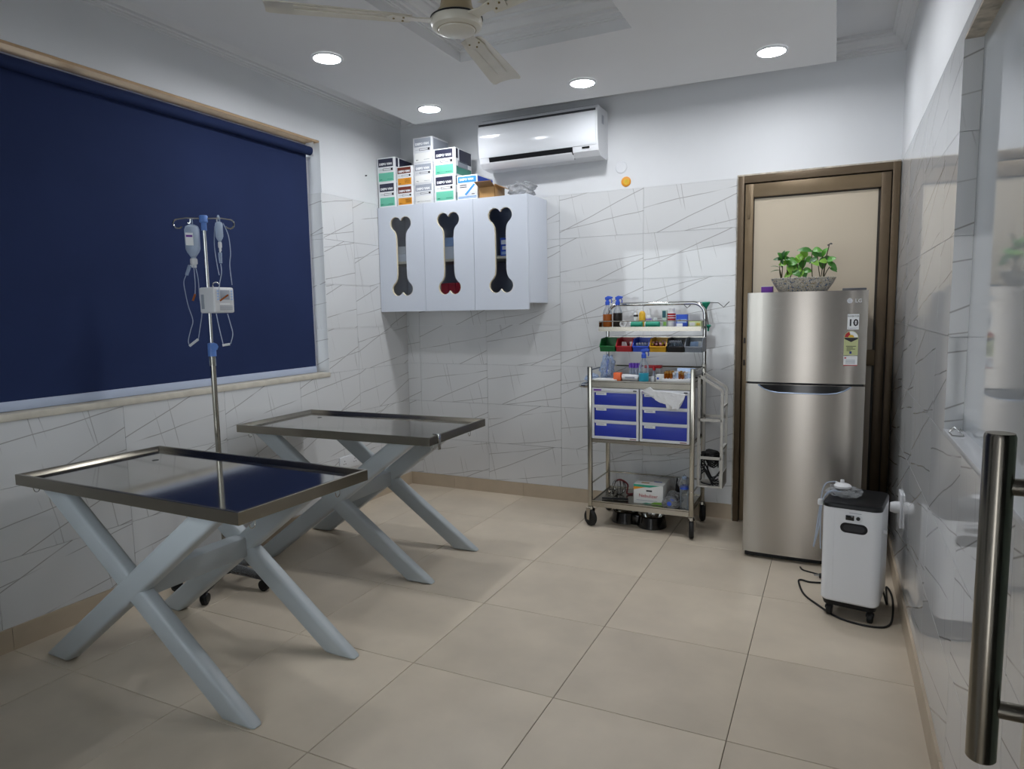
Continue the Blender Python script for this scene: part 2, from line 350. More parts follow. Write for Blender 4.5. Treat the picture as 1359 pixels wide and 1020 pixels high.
# left wall (window opening)
def holed(bm, x0, x1, Y0, Y1, Z0, Z1, h):
    box(bm, x0, x1, Y0, Y1, Z0, h[2]); box(bm, x0, x1, Y0, Y1, h[3], Z1); box(bm, x0, x1, Y0, h[0], h[2], h[3]); box(bm, x0, x1, h[1], Y1, h[2], h[3])
bm = B(); holed(bm, -.14, -.0085, YF-.15, .0085, 0, 3.0, (WY0, WY1, WZ0, WZ1))
box(bm, -.0085, 0, YF, WY0, ZT, 3.0); box(bm, -.0085, 0, WY1, 0, ZT, 3.0); box(bm, -.0085, 0, WY0, WY1, WZ1, 3.0)
wall_left = single('wall_left', bm, 'paint', 'white left wall with the wide window opening and veined tiles', 'wall', (0, 0, 0), kind='structure')
us = sorted({0.0, -YF} | {.02+.6*k for k in range(1, 8) if .02+.6*k < -YF-.02})
wall_tiles(wall_left, 'x', [-q for q in reversed(us)], vs, [(WY0, WY1, WZ0, WZ1)], lambda u, v: ((-TH, u, v), math.pi/2))
# jamb tiles of the left window and its sill and soffit linings
for k, (z0, z1) in enumerate([(WZ0+.012, 1.285), (1.285, 1.585), (1.585, 1.885), (1.885, ZT)]):
    bm = box(B(), -.055, .055, -.004, .004, -(z1-z0)/2+g, (z1-z0)/2-g); o = obj('jamb_tile', bm, 'veined_white_tile', wall_left, world=False); o.location = (-.055-.0, WY1-.004, (z0+z1)/2)
obj('window_sill', box(B(), -.14, .006, WY0, WY1, WZ0-.018, WZ0+.012, .003), 'sill', wall_left)
obj('soffit_lining', box(B(), -.14, -.004, WY0, WY1, WZ1-.012, WZ1), 'soffit', wall_left)
# right wall (shallow window recess)
bm = B(); holed(bm, XR+.0085, XR+.14, YF-.15, .0085, 0, 3.0, (VY0, VY1, VZ0, VZ1)); box(bm, XR, XR+.0085, YF, 0, ZT, 3.0)
wall_right = single('wall_right', bm, 'paint', 'white right wall with glossy veined tiles and a shallow window recess', 'wall', (XR, 0, 0), kind='structure')
wall_tiles(wall_right, 'x', us, vs, [(-VY1, -VY0, VZ0, VZ1)], lambda u, v: ((XR+TH, -u, v), -math.pi/2))
for k, (z0, z1) in enumerate([(VZ0, 1.285), (1.285, 1.585), (1.585, 1.885), (1.885, VZ1)]):
    bm = box(B(), -.026, .026, -.004, .004, -(z1-z0)/2+g, (z1-z0)/2-g); o = obj('jamb_tile', bm, 'veined_white_tile', wall_right, world=False); o.location = (.026, VY1-.004, (z0+z1)/2)
obj('window_sill', box(B(), XR-.002, XR+.06, VY0, VY1, VZ0-.012, VZ0+.004, .002), 'white_gloss', wall_right)
obj('soffit_lining', box(B(), XR+.001, XR+.06, VY0, VY1, VZ1-.006, VZ1+.004), 'chipped', wall_right)
# front wall with the doorway behind the camera, the passage beyond it, and an unseen window added for fill light
bm = B(); UX0, UX1, UZ0, UZ1 = .45, 2.05, .75, 2.2
box(bm, -.14, UX0, YF-.15, YF, 0, 3.0); box(bm, UX1, DX0, YF-.15, YF, 0, 3.0); box(bm, UX0, UX1, YF-.15, YF, 0, UZ0); box(bm, UX0, UX1, YF-.15, YF, UZ1, 3.0); box(bm, DX1, XR+.14, YF-.15, YF, 0, 3.0); box(bm, DX0, DX1, YF-.15, YF, DZ1, 3.0)
wall_front = single('wall_front', bm, 'paint', 'white front wall with the open doorway and an added opening for fill light', 'wall', (0, YF, 0), kind='structure')
ye = YF-2.6
bm = box(B(), 2.12, 2.22, ye, YF-.15, 0, 2.95); box(bm, XR+.1, XR+.2, ye, YF-.15, 0, 2.95)
box(bm, 2.12, 2.45, ye-.1, ye, 0, 2.95); box(bm, 2.98, XR+.2, ye-.1, ye, 0, 2.95); box(bm, 2.45, 2.98, ye-.1, ye, 2.0, 2.95); box(bm, 2.12, XR+.2, ye-.1, YF-.15, 2.95, 3.0)
single('wall_passage', bm, 'paint', 'white passage walls outside the doorway', 'wall', (2, ye, 0), kind='structure')
# ---- skirting tiles
def skirting(name, label, a, b, n, joints):
    sk = thing(name, label, 'baseboard', a, kind='structure'); a, b = Vector(a), Vector(b); d = (b-a).normalized(); L_ = (b-a).length; n = Vector(n)
    js = [0]+[j for j in joints if .02 < j < L_-.02]+[L_]
    for p, q in zip(js, js[1:]):
        o = a+d*(p+.0008); e = a+d*(q-.0008)
        obj('tile', prism(B(), [o, e, e+n*.010, o+n*.010], Z_*ZB), 'skirting', sk)
skirting('baseboard_back', 'beige tile skirting along the back wall', (0.011, 0, 0), (2.515, 0, 0), (0, -1, 0), [.41+.6*k-.011 for k in range(5)])
skirting('baseboard_left', 'beige tile skirting along the window wall', (0, -.0, 0), (0, YF, 0), (1, 0, 0), [.6*k+.59 for k in range(8)])
skirting('baseboard_right', 'beige tile skirting along the right wall', (XR, 0, 0), (XR, YF, 0), (-1, 0, 0), [.6*k+.59 for k in range(8)])
# ---- ceiling, dropped panel with moulded tray
ceiling = single('ceiling', box(B(), -.14, XR+.14, YF-.15, .14, ZC, ZC+.1), 'ceiling_paint', 'white upper ceiling behind the dropped panel', 'ceiling', (0, 0, ZC), kind='structure')
def loop(x0, x1, y0, y1, z): return [Vector((x0, y0, z)), Vector((x1, y0, z)), Vector((x1, y1, z)), Vector((x0, y1, z))]
TX0, TX1, TY0, TY1 = 1.255, 2.19, -3.05, -1.255
PB = [(.39, -4.05), (3.054, -4.05), (3.054, -.303), (.39, -.389)]
bm = prism(B(), [Vector((x, y, ZP)) for x, y in PB], (0, 0, .055), holes=[loop(TX0, TX1, TY0, TY1, ZP)])
# raised tray above the hole
box(bm, TX0-.02, TX1+.02, TY1, TY1+.02, ZP+.05, ZC); box(bm, TX0-.02, TX1+.02, TY0-.02, TY0, ZP+.05, ZC); box(bm, TX0-.02, TX0, TY0, TY1, ZP+.05, ZC); box(bm, TX1, TX1+.02, TY0, TY1, ZP+.05, ZC)
# sides of the panel up to the ceiling, set back
box(bm, .45, 3.0, -.47, -.45, ZP+.055, ZC); box(bm, .45, .47, -4.0, -.47, ZP+.055, ZC); box(bm, 2.98, 3.0, -4.0, -.47, ZP+.055, ZC)
single('ceiling_panel', bm, 'ceiling_paint', 'dropped white ceiling panel with a moulded rectangular tray round the fan', 'ceiling', (1.7, -2.2, ZP), kind='structure')
def rect_moulding(bm, x0, x1, y0, y1, prof, close=True):
    """sweep a profile (inset, z) along the inside of a rectangle"""
    rings = [[bm.verts.new(p) for p in loop(x0+i, x1-i, y0+i, y1-i, z)] for i, z in prof]
    for a, b in zip(rings, rings[1:]):
        for k in range(4): bm.faces.new([a[k], a[(k+1) % 4], b[(k+1) % 4], b[k]])
    return bm
def stepped(base_z, n, inset0, dz, di):
    pr = []; z, i = base_z, inset0
    for k in range(n): pr += [(i, z), (i, z+dz*.75)]; i += di; z += dz*.75; pr += [(i, z)]; z += dz*.25; pr += [(i, z)]
    return pr
prof = [(0, ZP+.0), (.004, ZP+.0), (.004, ZP+.05), (.012, ZP+.052), (.012, ZP+.058), (.02, ZP+.06), (.02, ZP+.075), (.03, ZP+.08), (.03, ZP+.095), (.045, ZP+.10), (.06, ZP+.125), (.06, ZP+.135), (.075, ZP+.14), (.075, ZP+.155), (.10, ZP+.16)]
t1 = single('trim_1', rect_moulding(B(), TX0, TX1, TY0, TY1, prof), 'ceiling_paint', 'stepped plaster moulding lining the ceiling tray', 'moulding', (1.72, -2.15, ZP+.1), kind='structure', ang=10)
bm = B(); box(bm, TX0+.1, TX1-.1, TY0+.1, TY1-.1, ZP+.16, ZP+.18)
single('ceiling_tray', bm, 'ceiling_paint', 'flat white top of the ceiling tray above the fan', 'ceiling', (1.72, -2.15, ZP+.16), kind='structure')
crown = [(0, 2.80), (.008, 2.80), (.008, 2.812), (.014, 2.814), (.014, 2.824), (.024, 2.828), (.024, 2.84), (.045, 2.86), (.06, 2.868), (.06, 2.88), (.075, 2.884), (.075, 2.9)]
single('trim_2', rect_moulding(B(), 0.0005, XR-.0005, YF, -.0005, crown), 'ceiling_paint', 'plaster crown moulding round the top of the walls', 'moulding', (0, 0, 2.8), kind='structure', ang=10)
# ---- back door
door = thing('door_1', 'bronze aluminium door with cream panels behind the refrigerator', 'door', (2.96, 0, 0), kind='structure')
dx0, dx1 = 2.519, 3.402
obj('plaster_edge', box(box(B(), dx0-.004, dx0+.008, -.018, .008, 0, 2.195), dx0-.004, dx1, -.018, .008, 2.19, 2.203), 'chipped', door)
obj('jamb', box(B(), dx0+.006, dx0+.042, -.045, .008, 0, 2.19, .002), 'bronze', door); obj('jamb', box(B(), dx1-.04, dx1-.002, -.045, .008, 0, 2.19, .002), 'bronze', door)
obj('head', box(B(), dx0+.042, dx1-.04, -.045, .008, 2.145, 2.19, .002), 'bronze', door)
obj('reveal', box(B(), dx0+.042, dx1-.04, -.005, .006, 0, 2.145), 'bronze_dark', door)
lx0, lx1 = dx0+.048, dx1-.046
obj('stile', box(B(), lx0, lx0+.048, -.038, -.006, .01, 2.138, .002), 'bronze_light', door); obj('stile', box(B(), lx1-.05, lx1, -.038, -.006, .01, 2.138, .002), 'bronze', door)
obj('rail', box(B(), lx0+.048, lx1-.05, -.038, -.006, 2.058, 2.138, .002), 'bronze_light', door); obj('rail', box(B(), lx0+.048, lx1-.05, -.038, -.006, 1.032, 1.125, .002), 'bronze_light', door); obj('rail', box(B(), lx0+.048, lx1-.05, -.038, -.006, .01, .13, .002), 'bronze_light', door)
obj('gasket', box(box(box(B(), lx0+.046, lx1-.05, -.02, -.007, 2.05, 2.06), lx1-.062, lx1-.048, -.02, -.007, .13, 2.06), lx0+.046, lx0+.053, -.02, -.007, .13, 2.06), 'bronze_dark', door)
obj('panel', box(B(), lx0+.048, lx1-.05, -.018, -.008, 1.125, 2.058), 'door_panel', door); obj('panel', box(B(), lx0+.048, lx1-.05, -.018, -.008, .13, 1.032), 'door_panel', door)
bo = obj('tower_bolt', box(box(B(), lx0+.018, lx0+.030, -.046, -.038, 1.93, 2.12, .001), lx0+.014, lx0+.034, -.044, -.038, 1.95, 1.965), 'bronze_light', door)
for z in (1.02, 1.16): obj('hinge', box(B(), lx0+.006, lx0+.018, -.043, -.038, z, z+.035, .001), 'bronze_dark', door)
# ---- left window behind the blind
win = thing('window_1', 'wide window behind the blue roller blind', 'window', (-.125, (WY0+WY1)/2, WZ0), kind='structure')
bm = B(); holed(bm, -.135, -.105, WY0, WY1, WZ0+.012, WZ1-.012, (WY0+.05, WY1-.018, WZ0+.05, WZ1-.03)); box(bm, -.135, -.105, -2.52, -2.47, WZ0+.05, WZ1-.03)
obj('window_frame', bm, 'white_plastic', win)
for a, b in ((WY0+.05, -2.52), (-2.47, WY1-.018)): obj('pane', box(B(), -.122, -.117, a, b, WZ0+.05, WZ1-.03), 'window_glass', win)
# ---- right window: glossy frosted pane at the back of the recess
win = thing('window_2', 'glossy frosted window pane in the shallow recess of the right wall', 'window', (XR+.05, VY1, VZ0), kind='structure')
obj('pane', box(B(), XR+.048, XR+.056, VY0, VY1-.0, VZ0, VZ1), 'frosted', win)
win = thing('fill_window', 'unseen window added in the front wall for soft fill light', 'window', ((UX0+UX1)/2, YF-.1, UZ0), kind='structure')  # added out of view to let soft front light into the room
for a in ((UX0, UX0+.04, UZ0, UZ1), (UX1-.04, UX1, UZ0, UZ1), (UX0+.04, UX1-.04, UZ0, UZ0+.04), (UX0+.04, UX1-.04, UZ1-.04, UZ1), (1.23, 1.27, UZ0+.04, UZ1-.04)): obj('frame_bar', box(B(), a[0], a[1], YF-.12, YF-.08, a[2], a[3]), 'white_plastic', win)
for a, b in ((UX0+.04, 1.23), (1.27, UX1-.04)): obj('pane', box(B(), a, b, YF-.103, YF-.098, UZ0+.04, UZ1-.04), 'window_glass', win)
# ---- open glass door with the bar handle
gd = thing('door_2', 'open glass door with a tubular steel pull handle', 'door', (3.345, YF, 0), kind='structure')
obj('pane', box(B(), 3.338, 3.350, YF+.02, -3.44, .02, 2.12, .002), 'door_glass', gd)
bm = B(); hx, hy = 3.273, -3.55
tube(bm, [(hx, hy, .82), (hx, hy, .822), (hx, hy, 1.228), (hx, hy, 1.232)], [.015, .0165, .0165, .015], 24)
h = obj('handle', bm, 'handle_steel', gd)
for z in (.888, 1.168): obj('standoff', cyl(cyl(B(), (hx+.012, hy, z), (3.338, hy, z), .0105), (3.330, hy, z), (3.339, hy, z), .016), 'steel', h)
# ================================================================== BIG THINGS
# ---- roller blind
bl = thing('roller_blind', 'dark blue roller blind covering the wide window', 'blind', (-.06, -2.5, WZ0+.02))
by0, by1 = WY0+.02, -.985
cylr = B(); cyl(cylr, (-.05, by0, 2.452), (-.05, by1+.012, 2.452), .028, seg=20); obj('roller', cylr, 'blind_blue', bl)
bm = B(); n_ = 24; rows = []
for i in range(n_+1):
    y = by0+(by1-by0)*i/n_; rows.append([(bm.verts.new((-.075+.0025*math.sin(y*5+z*2), y, z)), bm.verts.new((-.0735+.0025*math.sin(y*5+z*2), y, z))) for z in (1.035, 1.4, 1.8, 2.2, 2.452)])
for a, b in zip(rows, rows[1:]):
    for j in range(4):
        for s_ in (0, 1): bm.faces.new([a[j][s_], b[j][s_], b[j+1][s_], a[j+1][s_]])
obj('fabric', bm, 'blind_blue', bl)
obj('bottom_bar', box(B(), -.082, -.066, by0, by1, .998, 1.04, .003), 'blind_bar', bl)
for y in (by0-.004, by1+.016): obj('bracket', box(B(), -.085, -.02, y-.002, y+.002, 2.42, WZ1-.012, .001), 'white_plastic', bl)
# ---- ceiling downlights
LP = [px(434, 76, 2, ZP), px(570, 143.5, 2, ZP), px(773, 109, 2, ZP), px(1024, 67, 2, ZP)]
LL = ['round ceiling downlight above the examination table nearer the cabinet', 'round ceiling downlight above the stacked syringe boxes', 'round ceiling downlight in front of the air conditioner', 'round ceiling downlight above the refrigerator and door']
LP += [Vector((2.75, -1.65, ZP))]; LL += ['round ceiling downlight over the floor in front of the refrigerator']
for p, l in zip(LP, LL):
    t = thing('downlight', l, 'ceiling light', (p.x, p.y, ZP-.012), group='ceiling downlights')
    obj('bezel', lathe(B(), (p.x, p.y, ZP), [(.066, -.001), (.078, -.001), (.080, -.005), (.078, -.010), (.068, -.010), (.066, -.006)], 32), 'white_gloss', t)
    obj('diffuser', lathe(B(), (p.x, p.y, ZP), [(0, -.0075), (.067, -.0075), (.067, -.003), (0, -.003)], 32), 'lamp_glow', t)
# ---- ceiling fan
FZ = 2.47; fc = px(606, 30, 2, FZ); fc.z = FZ
fan = thing('ceiling_fan', 'cream three-bladed ceiling fan hanging from the ceiling tray', 'ceiling fan', (fc.x, fc.y, FZ))
c = fc
obj('rod', cyl(B(), c+Z_*.10, (c.x, c.y, ZP+.16), .011), 'fan_tan', fan)
obj('canopy', lathe(B(), c, [(.014, .30), (.05, .33), (.06, .39)], 24), 'fan_cream', fan)
obj('motor_housing', lathe(B(), c, [(.03, .135), (.045, .13), (.052, .10), (.062, .05), (.085, .022), (.088, .018)], 32), 'fan_tan', fan)
obj('hub', lathe(B(), c, [(.088, .018), (.096, .012), (.098, -.006), (.092, -.020), (.080, -.026), (.070, -.028)], 40), 'fan_cream', fan)
obj('hub_ring', lathe(B(), c, [(.089, .020), (.099, .014), (.0995, .008), (.09, .014)], 40), 'black_plastic', fan)
obj('hub_cap', lathe(B(), c, [(.071, -.027), (.069, -.033), (.05, -.040), (0, -.043)], 40), 'fan_cream', fan)
obj('cap_line', lathe(B(), c, [(.070, -.0275), (.0735, -.0285), (.0735, -.0265), (.070, -.0255)], 40), 'fan_gold', fan)
tips = [px(352, 17, 2, FZ), px(658, 109, 2, FZ)]
FR = ((tips[0]-c).length+(tips[1]-c).length)/2
a0 = math.atan2(tips[0].y-c.y, tips[0].x-c.x); a1 = math.atan2(tips[1].y-c.y, tips[1].x-c.x)
am = (a0+a1 + (2*math.pi if a0 < 0 else 0))/2
for k, a in enumerate((am-R(60), am+R(60), am+R(180))):
    mt = Matrix.Translation(c) @ Matrix.Rotation(a, 4, 'Z') @ Matrix.Rotation(R(-7), 4, 'X')
    bm = B(); sec = [(.17, .045), (.24, .052), (.36, .058), (.50, .064), (FR-.05, .070), (FR-.012, .068), (FR, .058)]; rows = []
    for x, hw in sec:
        rows.append([bm.verts.new((x, hw*t, .006*(1-t*t)-.002*(abs(t) > .9))) for t in (-1, -.6, -.25, .25, .6, 1)])
    top = []
    for a_, b_ in zip(rows, rows[1:]):
        for j in range(5): bm.faces.new([a_[j], a_[j+1], b_[j+1], b_[j]])
    gx = bmesh.ops.extrude_face_region(bm, geom=list(bm.faces)); bmesh.ops.translate(bm, verts=[v for v in gx['geom'] if isinstance(v, bmesh.types.BMVert)], vec=(0, 0, .003))
    bmesh.ops.transform(bm, matrix=mt, verts=bm.verts); bd = obj('blade', bm, 'fan_cream', fan)
    for s_ in (-1, 1): obj('blade_rib', box(B(), .20, FR-.10, s_*.022-.004, s_*.022+.004, .001, .0055, .001, 1, mt), 'fan_cream', bd)
    obj('blade_arm', prism(B(), [Vector(p) for p in ((.075, -.03, -.003), (.15, -.018, -.003), (.24, -.035, -.003), (.26, 0, -.003), (.24, .035, -.003), (.15, .018, -.003), (.075, .03, -.003))], (0, 0, .005), mtx=mt), 'fan_cream', bd)
    for q in ((.20, -.02), (.20, .02), (.235, 0)):
        bm = cyl(B(), (q[0], q[1], -.007), (q[0], q[1], -.002), .004, seg=8); bmesh.ops.transform(bm, matrix=mt, verts=bm.verts); obj('screw', bm, 'fan_gold', bd)
# ---- air conditioner
AX0, AX1, AZ0, AZ1 = .80, 1.672, 2.385, 2.700
ac = thing('air_conditioner', 'white split air conditioner mounted high on the back wall', 'air conditioner', ((AX0+AX1)/2, 0, AZ0))
side = [(0, AZ0+.02), (-.03, AZ0), (-.16, AZ0+.005), (-.195, AZ0+.035), (-.215, AZ0+.10), (-.222, AZ0+.20), (-.22, AZ1-.02), (-.205, AZ1), (0, AZ1)]
obj('casing', prism(B(), [Vector((AX0, y, z)) for y, z in side], (AX1-AX0, 0, 0)), 'white_gloss', ac, ang=30)
fr = [(-.206, AZ0+.070), (-.2175, AZ0+.11), (-.2245, AZ0+.20), (-.2235, AZ1-.045)]
bm = B(); cv = [(p.y, p.z) for p in spline([(0, *q) for q in fr], 5)]; rows = [[bm.verts.new((x, y, z)) for y, z in cv] for x in (AX0+.006, AX1-.012)]
for j in range(len(rows[0])-1): bm.faces.new([rows[0][j], rows[1][j], rows[1][j+1], rows[0][j+1]])
gx = bmesh.ops.extrude_face_region(bm, geom=list(bm.faces)); bmesh.ops.translate(bm, verts=[v for v in gx['geom'] if isinstance(v, bmesh.types.BMVert)], vec=(0, -.004, 0)); obj('front_panel', bm, mat('ac_gloss', 'e8ebf0', .08), ac)
obj('top_grille', box(B(), AX0+.006, AX1-.012, -.2215, -.10, AZ1-.036, AZ1-.022), 'dark_grey', ac)
bm = B()
for k in range(9): box(bm, AX0+.02, AX1-.02, -.19+.02*k, -.182+.02*k, AZ1, AZ1+.006)
obj('intake_slats', bm, 'dark_grey', ac)
obj('outlet', prism(B(), [Vector((AX0+.075, y, z)) for y, z in ((-.150, AZ0+.002), (-.197, AZ0+.034), (-.2085, AZ0+.068), (-.14, AZ0+.06))], (.62, 0, 0)), 'black_plastic', ac)
obj('louver', prism(B(), [Vector((AX0+.08, y, z)) for y, z in ((-.160, AZ0-.006), (-.203, AZ0+.026), (-.207, AZ0+.036), (-.16, AZ0+.004))], (.61, 0, 0)), 'white_gloss', ac)
obj('display', box(B(), AX1-.11, AX1-.06, -.2075, -.19, AZ0+.052, AZ0+.062), 'black_gloss', ac)
obj('energy_sticker', box(B(), AX1-.0005, AX1+.0008, -.13, -.09, AZ1-.10, AZ1-.045), 'grey_print', ac)
patch('badge', (AX0+.02, -.2245, AZ1-.034), X_, Z_, .07, .008, 'ink', ac)
# ---- wall cabinet with bone cut-outs
CZ0, CZ1, CYF, CW = 1.398, 2.163, -.335, 1.222
cab = thing('wall_cabinet', 'white wall cabinet with three doors cut with bone-shaped windows', 'cabinet', (.61, 0, CZ0))
zb = CZ0+.045; t_ = .018; x0 = .003
obj('side_panel', box(B(), x0, x0+t_, CYF+.02, 0, zb, CZ1), 'cabinet_white', cab); obj('side_panel', box(B(), CW-t_, CW, CYF+.02, 0, zb, CZ1), 'cabinet_white', cab)
obj('top_panel', box(B(), x0+t_, CW-t_, CYF+.02, 0, CZ1-t_, CZ1), 'cabinet_white', cab); obj('bottom_panel', box(B(), x0+t_, CW-t_, CYF+.02, 0, zb, zb+t_), 'cabinet_white', cab)
obj('back_panel', box(B(), x0+t_, CW-t_, -.008, 0, zb+t_, CZ1-t_), 'cabinet_white', cab)
SHZ = 1.765
obj('shelf', box(B(), x0+t_, CW-t_, CYF+.024, -.008, SHZ-.018, SHZ), 'edge_cream', cab)
def bone(cx, cz):
    a, r, hz, sw = .043, .050, .238, .043; pts = []
    def quad(sx, sz):
        q = [(sw, .12), (sw+.004, .160), (sw+.016, .185)]
        for i in range(9):
            t = R(-42+i*(153+42)/8); q.append((a+r*math.cos(t), hz+r*math.sin(t)))
        q[-1] = (0, q[-1][1]); return [(sx*x, sz*z) for x, z in q]
    p = quad(1, 1) + quad(-1, 1)[::-1][1:] + quad(-1, -1) + quad(1, -1)[::-1][1:]
    return [Vector((cx+x, 0, cz+z)) for x, z in p]
dxs = [x0, .402, .810, CW]
for a, b in zip(dxs, dxs[1:]):
    yb = CYF+.018; cx = (a+b)/2; cz = 1.80
    hole = [Vector((p.x, CYF, p.z)) for p in bone(cx, cz)]
    d = obj('door', prism(B(), [Vector((a+.0012, CYF, CZ0)), Vector((b-.0012, CYF, CZ0)), Vector((b-.0012, CYF, CZ1)), Vector((a+.0012, CYF, CZ1))], (0, .018, 0), holes=[hole]), 'cabinet_white', cab)
    # cream edge of the cut-out
    hb = [Vector((p.x, 0, p.z)) for p in bone(cx, cz)]; bm = B(); n_ = len(hb)
    r1 = [bm.verts.new((p.x, CYF+.0006, p.z)) for p in hb]; r2 = [bm.verts.new((p.x, CYF+.0175, p.z)) for p in hb]
    r3 = [bm.verts.new((cx+(p.x-cx)*.975, CYF+.0175, cz+(p.z-cz)*.993)) for p in hb]; r4 = [bm.verts.new((cx+(p.x-cx)*.975, CYF+.0006, cz+(p.z-cz)*.993)) for p in hb]
    for q, w_ in ((r1, r2), (r2, r3), (r3, r4), (r4, r1)):
        for i in range(n_): bm.faces.new([q[i], q[(i+1) % n_], w_[(i+1) % n_], w_[i]])
    obj('cutout_edge', bm, 'edge_cream', d)
    obj('glass', box(B(), cx-.125, cx+.125, CYF+.0185, CYF+.0215, cz-.31, cz+.31), 'cabinet_glass', d)
# ---- refrigerator
FX0, FX1, FYF, FH = 2.662, 3.240, -.685, 1.462
fri = thing('refrigerator', 'grey brushed steel two-door refrigerator with a planter on top', 'refrigerator', (2.95, -.4, 0))
obj('body', box(B(), FX0+.004, FX1-.004, FYF+.075, -.075, .03, FH-.012, .006), 'fridge_side', fri)
def fdoor(z0, z1):
    bm = B(); n_ = 14; pts = []
    for i in range(n_+1):
        t = -1+2*i/n_; pts.append((FX0+(FX1-FX0)*(i/n_), FYF+.012*t*t+(.006 if abs(t) == 1 else 0)))
    out = [Vector((x, y, z0)) for x, y in pts]+[Vector((FX1, FYF+.07, z0)), Vector((FX0, FYF+.07, z0))]
    prism(bm, out, (0, 0, z1-z0)); return bm
obj('freezer_door', fdoor(.985, FH), 'fridge_steel', fri, ang=50)
ld = obj('fresh_food_door', fdoor(.035, .974), 'fridge_steel', fri, ang=50)
cx = (FX0+FX1)/2
def smile(z0, w1, w2, dep, n_=14):
    top = [(cx-w1+2*w1*i/12, z0) for i in range(13)]; bot = []
    for i in range(n_+1):
        t = 1-2*i/n_; x = cx+w2*t; e = abs(t); bot.append((x, z0-dep*min(1, (1-e**5)*1.02)))
    return top+bot
pk = smile(.972, .235, .225, .040)
bm = B(); n_ = 24; sm = [(cx-.226+.452*i/n_) for i in range(n_+1)]; dp = lambda x: .040*min(1, (1-abs((x-cx)/.226)**5)*1.02); yy = lambda x: FYF-.0016+.012*((x-cx)/(FX1-cx))**2
q1 = [[bm.verts.new((x, yy(x)+o_, .9725)) for o_ in (0, .01)]+[bm.verts.new((x, yy(x)+o_, .9715-dp(x))) for o_ in (.01, 0)] for x in sm]
for a, b in zip(q1, q1[1:]):
    for k in range(4): bm.faces.new([a[k], a[(k+1) % 4], b[(k+1) % 4], b[k]])
obj('handle_pocket', bm, 'black_gloss', ld)
obj('handle_lip', tube(B(), [(x, FYF-.001+.012*((x-cx)/(FX1-cx))**2, z-.002) for x, z in pk[13:]], .0035, 6), 'lip_blue', ld)
obj('gap', box(B(), FX0+.006, FX1-.006, FYF+.025, FYF+.07, .974, .985), 'black_plastic', fri)
obj('hinge_cover', box(B(), FX1-.12, FX1-.01, FYF+.02, FYF+.10, FH-.0005, FH+.012, .003), 'fridge_side', fri)
obj('plinth', box(B(), FX0+.01, FX1-.01, FYF+.04, -.09, .004, .034), 'black_plastic', fri)
for x in (FX0+.05, FX1-.05):
    for y in (FYF+.07, -.12): obj('foot', cyl(B(), (x, y, 0), (x, y, .012), .018), 'black_plastic', fri)
fy = lambda x: FYF+.012*((x-cx)/((FX1-FX0)/2))**2-.0012
TGX = 3.17; TGS = .012*2*(TGX-cx)/((FX1-FX0)/2)**2
tg = lambda x: fy(TGX)+TGS*(x-TGX)-.0006          # flat stickers follow the door's slope here
TR = Vector((1, TGS, 0)).normalized()
def fpx(x, y): p = px(x, y, 1, FYF+.006); return p
p = fpx(1128, 399); q = fpx(1138.5, 399)
lg = obj('logo_disc', cyl(B(), (p.x, fy(p.x)+.001, p.z), (p.x, fy(p.x)-.0002, p.z), .0125, seg=24), 'tag', fri)
bm = B(); yv = fy(p.x)-.0006
box(bm, p.x-.0015, p.x+.0005, yv-.0003, yv, p.z-.006, p.z+.006); box(bm, p.x+.0005, p.x+.005, yv-.0003, yv, p.z-.006, p.z-.0045)
tube(bm, [(p.x+.0085*math.cos(R(a)), yv, p.z+.0085*math.sin(R(a))) for a in range(60, 361, 20)], .0007, 4)
obj('logo_face', bm, 'grey_print', lg)
text('brand_letters', 'LG', .026, (q.x+.004, fy(q.x)-.0004, q.z), X_, Z_, 'tag', fri, bold=.0004)
# stickers on the freezer door
a = fpx(1124.3, 437); b = fpx(1140.5, 416.5); w_, h_ = b.x-a.x, b.z-a.z
T = lambda x, z, k=0: Vector((x, tg(x)-k, z))
st = patch('warranty_sticker', T(a.x, a.z), TR, Z_, w_, h_, 'white_print', fri)
text('sticker_number', '10', h_*.62, T(a.x+w_*.5, a.z+h_*.42, .001), TR, Z_, 'ink', st, bold=.0012)
text('sticker_line', 'INVERTER', h_*.15, T(a.x+w_*.5, a.z+h_*.86, .001), TR, Z_, 'ink', st); text('sticker_line', 'WARRANTY', h_*.11, T(a.x+w_*.5, a.z+h_*.08, .001), TR, Z_, 'grey_print', st); text('sticker_line', 'YEAR', h_*.11, T(a.x+w_*.66, a.z+h_*.42, .0012), TR, Z_, 'ink', st)
a = fpx(1119.5, 471); b = fpx(1139.5, 439); w_, h_ = b.x-a.x, b.z-a.z; r_ = w_/2; xm = a.x+r_; zt = b.z-r_
arc = [T(a.x, a.z), T(b.x, a.z)]+[T(xm+r_*math.cos(R(t)), zt+r_*math.sin(R(t))) for t in range(0, 181, 15)]
st = obj('energy_sticker', prism(B(), arc, (0, -.0008, 0)), 'sticker_olive', fri)
def sector(t0, t1, r0, r1, m, n_):
    A = [R(t0+(t1-t0)*i/6) for i in range(7)]
    obj(n_, prism(B(), [T(xm+r1*math.cos(q), zt+r1*math.sin(q), .0008) for q in A]+[T(xm+r0*math.cos(q), zt+r0*math.sin(q), .0008) for q in A[::-1]], (0, -.0005, 0)), m, st)
sector(110, 178, r_*.42, r_*.93, 'red', 'star_segment'); sector(2, 105, r_*.42, r_*.93, 'white_print', 'star_segment'); sector(0, 180, 0.002, r_*.38, 'yellow', 'star_centre')
obj('black_band', prism(B(), [T(xm-r_*.95, zt-.002, .0008), T(xm-r_*.95, zt-r_*.25, .0008), T(xm, zt-r_*.75, .0008), T(xm+r_*.95, zt-r_*.25, .0008), T(xm+r_*.95, zt-.002, .0008)], (0, -.0005, 0)), 'ink', st)
